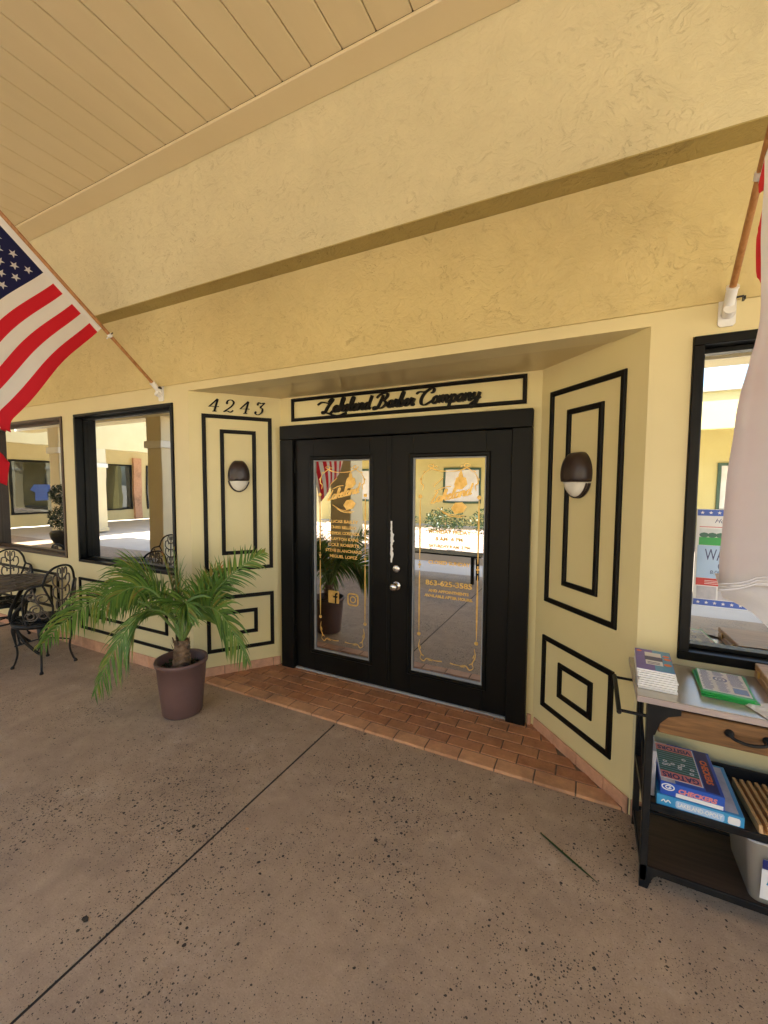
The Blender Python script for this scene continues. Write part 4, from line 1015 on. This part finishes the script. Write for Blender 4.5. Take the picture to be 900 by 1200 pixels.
for x in (CX0+.012, CX1-.012):
    mb = MB(); mb.tube(catmull([(x, CY1-.02, .64), (x, CY1-.09, .56), (x, (CY0+CY1)/2, .50), (x, CY0+.09, .43), (x, CY0+.02, .37)], 5), .007, 6); mb.build('side_brace', m_cart, K)
mb = MB(); mb.box(CX0+.04, CX1-.04, CY0+.004, CY0+.02, .648, .748, bev=.004); D_ = mb.build('drawer', m_drawer, K)
MB().box(CX0+.045, CX1-.045, CY0+.021, CY1-.04, .665, .74).build('drawer_box', m_shelf, D_)
hx0, hx1 = .478, .585; mb = MB()
for x in (hx0, hx1): mb.lathe([(.0, 0), (.014, 0), (.015, .004), (.009, .009), (.006, .02), (.0, .02)], axis=Fr((x, CY0+.004, .706), (1, 0, 0), (0, 0, 1), (0, -1, 0)), seg=14)
mb.tube(catmull([(hx0, CY0-.014, .706), (hx0+.015, CY0-.024, .697), ((hx0+hx1)/2, CY0-.027, .691), (hx1-.015, CY0-.024, .697), (hx1, CY0-.014, .706)], 5), .006, 8)
mb.build('drawer_handle', m_cart, D_)
xh = CX0-.094; mb = MB()
mb.tube([(CX0, CY1-.05, .737), (xh, CY1-.05, .737)], .0065, 8); mb.tube([(CX0, CY0+.013, .668), (xh, CY0+.013, .668)], .0065, 8)
mb = MB()
for y_ in (CY0+.013, CY1-.013): mb.tube([(CX0, y_, .70), (xh, y_, .70)], .0065, 8)
mb.tube([(xh, CY0-.004, .70), (xh, CY1+.004, .70)], .009, 10)
mb.build('towel_bar', m_cart, K)

# --- things on the cart top
def turned(cx, cy, deg): 
    a = R(deg); return Fr((cx, cy, 0), (math.cos(a), math.sin(a), 0), (-math.sin(a), math.cos(a), 0), (0, 0, 1))
z = ZTOP+.0006
for i in range(9):
    fr = turned(.262+random.uniform(-.002, .002), 2.07-.010*(8-i)*.55, random.uniform(-2, 2)-2); top = i == 8
    mb = MB(); mb.box(-.066, .066, -.12, .12, z, z+.0065, fr, bev=.001)
    if top:
        t = thing('booklet', fr(0, 0, z), 'purple and blue covered booklet, topmost of its pile on the cart', 'booklet', 'booklets stacked on the cart')
        mb.build('pages', m_paper, t); zc = z+.0066
        MB().box(-.066, .066, -.12, .12, zc, zc+.0006, fr).build('cover', m_purple, t)
        MB().box(.0, .064, -.118, .118, zc+.0006, zc+.001, fr).build('blue_half', m_ltblue, t)
        MB().box(-.03, .03, -.06, .085, zc+.001, zc+.0014, fr).build('white_panel', m_paper, t)
        MB().box(-.032, .032, -.01, .035, zc+.0014, zc+.0018, fr).box(-.024, .02, -.05, -.045, zc+.0014, zc+.0018, fr).box(-.024, .02, -.035, -.03, zc+.0014, zc+.0018, fr).build('printed_band', m_navy, t)
        mb = MB()
        for (a, b, r) in ((.048, .06, .012), (.050, .025, .013), (.047, -.04, .014), (-.05, .09, .010)): mb.prism([(a+r*math.cos(q*math.pi/5), b+r*math.sin(q*math.pi/5)) for q in range(10)], zc+.0014, zc+.0018, fr)
        mb.build('orange_dots', m_orange, t); mb = MB(); put_text(mb, 'WORDS', Fr(fr(-.046, 0, 0), fr.v, -fr.u, (0, 0, 1)), 0, 0, zc+.0014, .02); 
    else:
        tag(mb.build('booklet', m_paper), 'white edged booklet in the pile under the purple covered booklet', 'booklet', 'booklets stacked on the cart')
    z += .0072
z = ZTOP+.0006
for i in range(5):
    fr = turned(.495+random.uniform(-.006, .006), 2.055+random.uniform(-.006, .006), [-6, 2, -3, -8, -5][i]); top = i == 4
    mb = MB(); mb.box(-.080, .080, -.118, .118, z, z+.0042, fr, bev=.0008)
    if top:
        t = thing('folder', fr(0, 0, z), 'green folder with a black and white printed sheet, topmost of its stack', 'folder', 'green folders stacked on the cart')
        mb.build('green_card', m_grn_cards, t); zc = z+.0043
        MB().box(-.076, .072, -.10, .112, zc, zc+.0005, fr).build('printed_sheet', m_paper, t)
        mb = MB(); rr = random.Random(5)
        for q in range(34):
            y0 = -.092+q*.006
            for (xa, xb) in ((-.072, -.035), (-.028, .012)):
                if abs(y0-.03) < .03 and xa > -.03 and xa < 0: continue
                mb.box(xa+rr.uniform(0, .006), xb-rr.uniform(0, .012), y0, y0+.0022, zc+.0005, zc+.0008, fr)
            if y0 > -.02: mb.box(.02+rr.uniform(0, .005), .066-rr.uniform(0, .01), y0, y0+.0022, zc+.0005, zc+.0008, fr)
        mb.box(.022, .066, -.085, -.035, zc+.0005, zc+.0009, fr)
        mb.ribbon([(-.008+.020*math.cos(q*.4), .03+.022*math.sin(q*.4)) for q in range(17)], lambda t_, d: .006, fr, zc+.0005, zc+.001)
        mb.ribbon([(-.008+.008*math.cos(q*.6), .03+.010*math.sin(q*.6)) for q in range(11)], lambda t_, d: .004, fr, zc+.0005, zc+.001)
        mb.build('print', m_navy, t)
    else:
        tag(mb.build('folder', m_grn_cards), 'plain green folder lower in the green stack on the cart', 'folder', 'green folders stacked on the cart')
    z += .0048
fr = turned(.625, 1.895, 24)
mb = MB(); n = 10; vs = []
for i in range(n+1):
    for j in range(n+1):
        a, b = -.07+.14*i/n, -.07+.14*j/n; vs.append(fr(a, b, ZTOP+.002+.006*abs(noise.noise(Vector((a*22, b*22, 0))))+(.004 if a+b > .0 else 0)))
mb.add(vs, [(i*(n+1)+j, (i+1)*(n+1)+j, (i+1)*(n+1)+j+1, i*(n+1)+j+1) for i in range(n) for j in range(n)])
tag(mb.build('paper_napkin', m_paper), 'white paper napkin lying by the front edge of the cart top', 'napkin')
fr = turned(.838, 2.095, -3)
t = thing('wooden_case', fr(0, 0, ZTOP), 'closed light wooden games case with brass clasp at the right of the cart top', 'wooden case')
MB().box(-.20, .20, -.15, .145, ZTOP+.001, ZTOP+.030, fr, bev=.003).build('case_base', m_case, t)
MB().box(-.20, .20, -.15, .145, ZTOP+.0315, ZTOP+.060, fr, bev=.003).build('case_lid', m_case, t)
for yy in (-.09, .07): MB().box(-.205, -.2005, yy, yy+.018, ZTOP+.020, ZTOP+.044, fr).build('clasp', m_gold, t)

# --- things on the middle shelf
ZS = .3515
F = Fr((.272, 1.893, 0), (1, 0, 0), (0, 1, 0), (0, 0, 1)); a = R(-1.5)
F = Fr((.270, 1.889, 0), (math.cos(a), math.sin(a), 0), (-math.sin(a), math.cos(a), 0), (0, 0, 1))
FF = Fr(F.o, F.u, (0, 0, 1), -F.v)
t = thing('board_game_box', F(.13, .15, ZS), 'wide light blue board game box lettered LAKELAND-OPOLY on the middle shelf', 'game box', 'board game boxes on the cart')
MB().box(0, .270, 0, .315, ZS, ZS+.044, F, bev=.002).build('box', m_ltblue, t)
MB().prism([(.062+(.15)*x, ZS+.0075+.029*y_) for x, y_ in ((.03, 0), (.97, 0), (1, .2), (1, .8), (.97, 1), (.03, 1), (0, .8), (0, .2))], .0002, .0010, FF).build('title_panel', m_skyb, t)
mb = MB(); put_text(mb, 'LAKELAND-OPOLY', FF, .137, ZS+.022, .0014, .022, width=.138, bold=.0006); mb.build('title', m_decal, t)
MB().prism([(.222+.036*x, ZS+.008+.028*y_) for x, y_ in ((.1, 0), (.9, 0), (1, .2), (1, .8), (.9, 1), (.1, 1), (0, .8), (0, .2))], .0002, .0010, FF).build('badge', m_paper, t)
mb = MB(); mb.ribbon(catmull([(.016, ZS+.018, 0), (.024, ZS+.027, 0), (.030, ZS+.018, 0), (.038, ZS+.028, 0), (.046, ZS+.019, 0)], 4), lambda t_, d: .004, FF, .0002, .0010); mb.build('side_mark', m_decal, t)
MB().box(.014, .256, .014, .300, ZS+.0442, ZS+.0446, F).build('lid_print', m_greybox, t)
Z2 = ZS+.0452
t = thing('board_game_box', F(.11, .15, Z2), 'royal blue board game box lettered CHECKERS and GATORS, lying on the light blue box', 'game box', 'board game boxes on the cart')
MB().box(.010, .212, .004, .298, Z2, Z2+.052, F, bev=.002).build('box', m_blue, t)
FF2 = Fr(F(0, .004, 0), F.u, (0, 0, 1), -F.v)
MB().box(.062, .208, Z2+.003, Z2+.018, .0002, .0008, FF2).build('white_band', m_paper, t)
mb = MB(); put_text(mb, 'CHECKERS', FF2, .128, Z2+.0285, .0010, .024, width=.12, bold=.0012, shear=.15); mb.build('front_title', m_pink, t)
mb = MB(); mb.ribbon([(.036+.020*math.cos(q*.4), Z2+.034+.012*math.sin(q*.4)) for q in range(17)], lambda t_, d: .004, FF2, .0002, .0008)
mb.ribbon(catmull([(.046, Z2+.038, 0), (.036, Z2+.041, 0), (.028, Z2+.034, 0), (.036, Z2+.028, 0), (.046, Z2+.032, 0), (.038, Z2+.034, 0)], 4), lambda t_, d: .0035, FF2, .0002, .0009)
mb.build('oval_emblem', m_decal, t)
ZL = Z2+.0522
MB().box(.013, .060, .008, .294, ZL, ZL+.0004, F).build('grey_side', m_greybox, t)
MB().box(.012, .152, .03, .285, ZL+.0004, ZL+.0008, F).build('lid_border', m_paper, t)
MB().box(.016, .148, .034, .281, ZL+.0008, ZL+.0012, F).build('playfield', m_field, t)
MB().box(.016, .148, .034, .080, ZL+.0012, ZL+.0016, F).build('end_zone', m_pink, t); MB().box(.016, .148, .232, .281, ZL+.0012, ZL+.0016, F).build('end_zone', m_pink, t)
mb = MB(); put_text(mb, 'GATORS', Fr(F(0, 0, 0), -F.u, -F.v, (0, 0, 1)), -.082, -.056, ZL+.0017, .044, width=.120, bold=.0015); mb.build('lid_title', m_navy, t); mb = MB()
put_text(mb, 'VISITORS', Fr(F(0, 0, 0), -F.u, -F.v, (0, 0, 1)), -.082, -.255, ZL+.0017, .038, width=.12, bold=.0015); mb.build('lid_title', m_navy, t)
mb = MB()
for q in range(9): mb.box(.016, .148, .092+q*.016, .0935+q*.016, ZL+.0012, ZL+.0015, F)
mb.build('yard_lines', m_skyb, t)
mb = MB()
for (a_, b_) in ((.04, .15), (.05, .128), (.035, .125), (.066, .14), (.09, .135), (.102, .15), (.088, .12), (.125, .10), (.13, .128), (.11, .19)): mb.ribbon([(a_+.006*math.cos(q*.63), b_+.006*math.sin(q*.63)) for q in range(11)], lambda t_, d: .0035, F, ZL+.0015, ZL+.002)
mb.build('counters', m_paper, t)
MB().box(.156, .2, .014, .29, ZL, ZL+.0006, F).build('blue_strip', m_navy, t)
mb = MB(); fr9 = Fr(F(0, 0, 0), -F.v, F.u, (0, 0, 1)); put_text(mb, 'CHECKERS', fr9, -.145, .178, ZL+.0008, .030, width=.16, bold=.0015); mb.build('strip_title', m_orange, t)
t = thing('board_game_box', F(-.03, .16, ZS), 'narrow grey game box standing on edge at the left end of the middle shelf', 'game box', 'board game boxes on the cart')
MB().box(-.016, -.002, .04, .33, ZS+.001, ZS+.19, F, bev=.002).build('box', m_greybox, t)
MB().box(-.0166, -.0162, .06, .31, ZS+.02, ZS+.17, F).build('box_print', m_blue, t)
# ribbed wooden rack
fr = turned(.66, 2.03, 3); t = thing('wooden_rack', fr(0, 0, ZS), 'pale ribbed wooden rack lying beside the game boxes on the middle shelf', 'wooden rack')
MB().box(-.085, .085, -.145, .13, ZS, ZS+.008, fr).build('base', m_rack, t)
mb = MB()
for k in range(7):
    x = -.085+k*.0245; mb.prism([(-.145, ZS+.008), (.13, ZS+.008), (.13, ZS+.034), (-.135, ZS+.030)], x, x+.011, Fr((fr.o.x, fr.o.y, 0), fr.v, (0, 0, 1), fr.u))
mb.build('ribs', m_rack, t)
t = thing('black_basket', (.86, 2.03, ZS), 'small black plastic basket at the right end of the middle shelf', 'basket')
mb = MB(); mb.box(.775, .95, 1.90, 1.905, ZS, ZS+.075).box(.775, .95, 2.17, 2.175, ZS, ZS+.075).box(.77, .775, 1.90, 2.175, ZS, ZS+.075).box(.95, .955, 1.90, 2.175, ZS, ZS+.075).box(.776, .949, 1.906, 2.169, ZS, ZS+.005); mb.build('basket_body', m_dark, t)
MB().ring(.765, .96, 1.895, 2.18, .012, ZS+.075, ZS+.083, WORLD).build('rim', m_dark, t)
# plastic bin on the bottom shelf
ZB = .0845; t = thing('plastic_bin', (.68, 2.03, ZB), 'translucent plastic bin with a white and blue label on the bottom shelf', 'bin')
mb = MB(); o1 = (.575, .80, 1.90, 2.17); o2 = (.552, .822, 1.882, 2.188); H_ = .235
def lp(o, z, r=.03):
    x0, x1, y0, y1 = o; out = []
    for (cx, cy, a0) in ((x1-r, y1-r, 0), (x0+r, y1-r, 90), (x0+r, y0+r, 180), (x1-r, y0+r, 270)): out += [(cx+r*math.cos(R(a0+k*18)), cy+r*math.sin(R(a0+k*18)), z) for k in range(6)]
    return out
th = .004; inn = lambda o: (o[0]+th, o[1]-th, o[2]+th, o[3]-th)
loops = [lp(o1, ZB), lp(o2, ZB+H_), lp((o2[0]-.008, o2[1]+.008, o2[2]-.008, o2[3]+.008), ZB+H_), lp((o2[0]-.008, o2[1]+.008, o2[2]-.008, o2[3]+.008), ZB+H_+.006), lp(inn(o2), ZB+H_+.006), lp(inn(o1), ZB+.005)]
vs = [p for l in loops for p in l]; n = 24
mb.add(vs, [(i*n+k, i*n+(k+1) % n, (i+1)*n+(k+1) % n, (i+1)*n+k) for i in range(5) for k in range(n)]+[tuple(range(n))[::-1], tuple(range(5*n, 6*n))], 0, True)
mb.build('bin_body', m_clear, t)
FB = Fr((.575, 1.8905, ZB+.03), (1, 0, 0), (0, -.055, 1), (0, -1, 0))
MB().box(.02, .18, .0, .155, .006, .0068, FB).build('label', m_paper, t)
MB().box(.02, .18, .118, .155, .0070, .0076, FB).build('label_header', m_navy, t)
mb = MB(); put_text(mb, 'C', FB, .045, .136, .0080, .030, bold=.001); mb.build('label_writing', m_decal, t)
mb = MB(); mb.prism([(.035, .06), (.06, .05), (.08, .07), (.07, .09), (.045, .095)], .0070, .0076, FB).prism([(.10, .03), (.14, .02), (.16, .05), (.12, .06)], .0070, .0076, FB); mb.build('label_picture', m_ltblue, t)
m_in = mottled('bin_contents', (.35, .12, .10), (.6, .55, .5), 30, .6, 0)
mb = MB()
for i in range(14):
    x, y_, z_ = random.uniform(.60, .76), random.uniform(1.93, 2.12), ZB+.01+random.uniform(0, .09); fr = turned(x, y_, random.uniform(0, 90)); mb.box(-.03, .03, -.02, .02, z_, z_+.03, fr, bev=.003)
tag(mb.build('loose_game_pieces', m_in), 'loose red and white game pieces heaped inside the plastic bin', 'game pieces', kind='stuff')

# fallen palm leaflet and small litter on the walkway
def px(x, y, z=0):
    r = fw*488.966+rt*(x-450)-up*(y-600); return Vector((0, 0, 1.6))+r*((z-1.6)/r.z)
a, b = px(633, 977), px(700, 1036); mb = MB(); sd = (b-a).normalized().cross(Vector((0, 0, 1))); vs = []
for i in range(13):
    t_ = i/12; c = a.lerp(b, t_)+sd*.008*math.sin(math.pi*t_)+Vector((0, 0, .004+.007*math.sin(math.pi*t_))); h = .0062*math.sin(math.pi*min(.97, .12+t_*.86))**.6
    vs += [c-sd*h+Vector((0, 0, .002)), c, c+sd*h+Vector((0, 0, .002))]
mb.add(vs, [f for i in range(12) for f in ((i*3, i*3+1, i*3+4, i*3+3), (i*3+1, i*3+2, i*3+5, i*3+4))])
tag(mb.build('fallen_leaflet', m_bush, recalc=False), 'single long green palm leaflet lying on the brown concrete', 'leaf')
for (x, y, lab, mt, s_) in ((290, 972, 'small pale dry leaf scrap beside the concrete joint', m_case, .012), (100, 1078, 'dark dry leaf scrap on the concrete left of the joint', m_soil, .017)):
    c = px(x, y); mb = MB(); vs = [c+Vector((s_*math.cos(k*1.05)*random.uniform(.6, 1.1), s_*.6*math.sin(k*1.05), .002+random.uniform(0, .004))) for k in range(6)]
    mb.add([c+Vector((0, 0, .005))]+vs, [(0, 1+k, 1+(k+1) % 6) for k in range(6)]); tag(mb.build('leaf_scrap', mt, recalc=False), lab, 'leaf scrap')

# ------------------------------------------------------------------ the courtyard behind the camera (seen in the glass)
# opposite wing with its own arcade
O = thing('opposite_building', (0, -10.5, 0), 'yellow sided shop wing across the courtyard, mirrored in the door glass', 'building')
fo = Fr((0, -10.5, 0), (1, 0, 0)); fo.w = Vector((0, 1, 0))
MB().box(-12, 14, 0, 3.3, -.2, 0, fo).build('wall', m_olive, O)
mb = MB()
for k in range(30): mb.box(-12, 14, .1+k*.105, .112+k*.105, .0, .006, fo)
mb.build('siding_laps', m_olive, O)
MB().box(-12, 14, 3.0, 3.9, 2.45, 2.6, fo).box(-12, 14, 3.3, 3.4, 0, 2.44, fo).build('arcade_roof', m_olive, O)
MB().box(-12, 14, 3.9, 4.0, -1, 2.7, fo).build('roof', m_roof, O)
for x in (-10, -6, -2, 2, 6, 10): column(O, x, -8.1, 3.0)
for x in (-9, -4.6, .2, 4.0, 8.2):
    w_ = MB().ring(x-.75, x+.75, .9, 2.3, .08, 0, .05, fo).build('window', m_gtrim, O)
    MB().box(x-.67, x+.67, .98, 2.22, .002, .02, fo).build('blind', m_blind, w_)
# end wing on the left
W = thing('end_building', (-18.6, -4, 0), 'cream arcade wing with dark shop windows, mirrored in the left windows', 'building')
fe = Fr((-18.6, 0, 0), (0, 1, 0)); fe.w = Vector((1, 0, 0))
MB().box(-10.3, 6, 0, 3.9, -.2, 0, fe).build('wall', m_wall, W)
MB().box(-10.3, 6, 2.75, 3.9, 3.7, 3.9, fe).box(-10.3, 6, 3.5, 3.6, 0, 3.69, fe).build('arcade_roof', m_wall, W)
MB().box(-10.3, 6, 3.9, 4.0, -1, 4.0, fe).build('roof', m_roof, W)
for y_ in (-9.5, -3.55): column(W, -14.9, y_, 2.75)
for (a, b) in ((-9.8, -7.8), (-7.12, -5.25), (-4.75, -2.7), (-2.55, -.6)):
    w_ = MB().ring(a, b, .45, 2.45, .07, 0, .04, fe).build('shop_window', m_frame, W); MB().box(a+.06, b-.06, .5, 2.4, .002, .012, fe).build('glass_pane', m_farglass, w_)
MB().box(-7.52, -7.16, 0, 2.75, .001, .12, fe).build('brick_pier', m_tile, W)
mb = MB(); mb.prism([(x-1.0, z_+.1) for x, z_ in ((-3.0, 1.25), (-2.85, 1.15), (-2.85, .85), (-2.45, .85), (-2.45, 1.15), (-2.3, 1.25), (-2.4, 1.45), (-2.9, 1.45))], .02, .03, fe); tag(mb.build('jersey', m_blue), 'blue jersey displayed in the far shop window, mirrored in the left window', 'jersey')
# stone bed with shrubs
t = thing('planting_bed', (-3.2, -4.1, -.05), 'low planting bed of pale stones with dark shrubs across the walkway', 'planting bed')
mb = MB(); mb.box(-9.6, -.4, -7.6, -2.9, -.05, .10).build('kerb', m_conc2, t)
mb = MB(); rr = random.Random(2)
for i in range(2200):
    c = Vector((rr.uniform(-9.5, -.5), rr.uniform(-7.4, -3.0), .12)); s_ = rr.uniform(.04, .10); k = [(-1, -1, 0), (1, -1, .2), (1, 1, 0), (-1, 1, .1), (-.5, -.6, 1), (.6, -.5, .9), (.5, .7, 1), (-.6, .5, .8)]
    an = rr.uniform(0, 6.28); vs = [c+Vector(((x*math.cos(an)-y_*math.sin(an))*s_, (x*math.sin(an)+y_*math.cos(an))*s_*.8, z_*s_*.9)) for x, y_, z_ in k]
    mb.add(vs, [(0, 1, 5, 4), (1, 2, 6, 5), (2, 3, 7, 6), (3, 0, 4, 7), (4, 5, 6, 7)])
tag(mb.build('stones', m_stone, t), kind='stuff')
def shrub(cx, cy, z0, rx, rz, n, label, name='shrub', mat=None, group='shrubs in the planting bed', cat='shrub'):
    t = thing(name, (cx, cy, z0), label, cat, group)
    MB().tube([(cx, cy, z0), (cx+.02, cy, z0+rz)], [.03, .015], 8).build('stem', m_trunk, t)
    mb = MB(); rr = random.Random(int(abs(cx*100))+7)
    for i in range(n):
        d = Vector((rr.gauss(0, 1), rr.gauss(0, 1), rr.gauss(0, 1))).normalized()*rr.uniform(.45, 1.05); p = Vector((cx+d.x*rx, cy+d.y*rx, z0+rz+d.z*rz))
        if p.z < z0: continue
        a_ = Vector((rr.gauss(0, 1), rr.gauss(0, 1), rr.gauss(0, .7))).normalized()*.05; b_ = a_.cross(Vector((rr.gauss(0, 1), rr.gauss(0, 1), rr.gauss(0, 1)))).normalized()*.02
        mb.add([p-a_, p+b_, p+a_, p-b_], [(0, 1, 2, 3)])
    mb.build('foliage', mat or m_bush, t, recalc=False)
for i, (x, y_, rx, rz) in enumerate(((-5.6, -6.6, .62, .42), (-4.1, -6.9, .7, .40), (-2.6, -6.7, .66, .44), (-1.2, -6.8, .62, .38))):
    shrub(x, y_, .1, rx, rz, 900, ('leftmost', 'second from left', 'third from left', 'rightmost')[i]+' dark shrub in the pale stone bed across the walkway')
# topiary urn, mirrored in the far left window
t = thing('topiary_urn', (-10.4, -.35, 0), 'two tiered dark topiary in a black urn, mirrored in the far left window', 'urn plant')
MB().lathe([(.0, 0), (.17, 0), (.17, .05), (.07, .10), (.06, .18), (.16, .26), (.24, .42), (.26, .52), (.22, .56), (.0, .55)], c=(-10.4, -.35, 0), seg=28).build('urn', m_dark, t)
mb = MB(); rr = random.Random(9)
for (zc, r_) in ((.85, .28), (1.35, .24)):
    for i in range(900):
        d = Vector((rr.gauss(0, 1), rr.gauss(0, 1), rr.gauss(0, 1))).normalized()*rr.uniform(.6, 1.05)*r_; p = Vector((-10.4, -.35, zc))+d
        a_ = Vector((rr.gauss(0, 1), rr.gauss(0, 1), rr.gauss(0, 1))).normalized()*.04; b_ = a_.orthogonal().normalized()*.015; mb.add([p-a_, p+b_, p+a_, p-b_], [(0, 1, 2, 3)])
mb.build('foliage', m_bush, t, recalc=False)
# low slatted bench between the columns at the walkway edge
t = thing('bench', (-2.35, -1.15, 0), 'low black slatted bench without a back, mirrored in the right door', 'bench')
mb = MB()
for k in range(5): mb.box(-3.1, -1.55, -1.35+k*.085, -1.285+k*.085, .44, .465)
mb.build('seat', m_cart, t)
for x in (-3.0, -1.72):
    MB().box(x, x+.05, -1.34, -1.29, 0, .438).box(x, x+.05, -1.0, -.95, 0, .438).box(x+.001, x+.049, -1.289, -1.001, .39, .437).build('side_frame', m_cart, t)
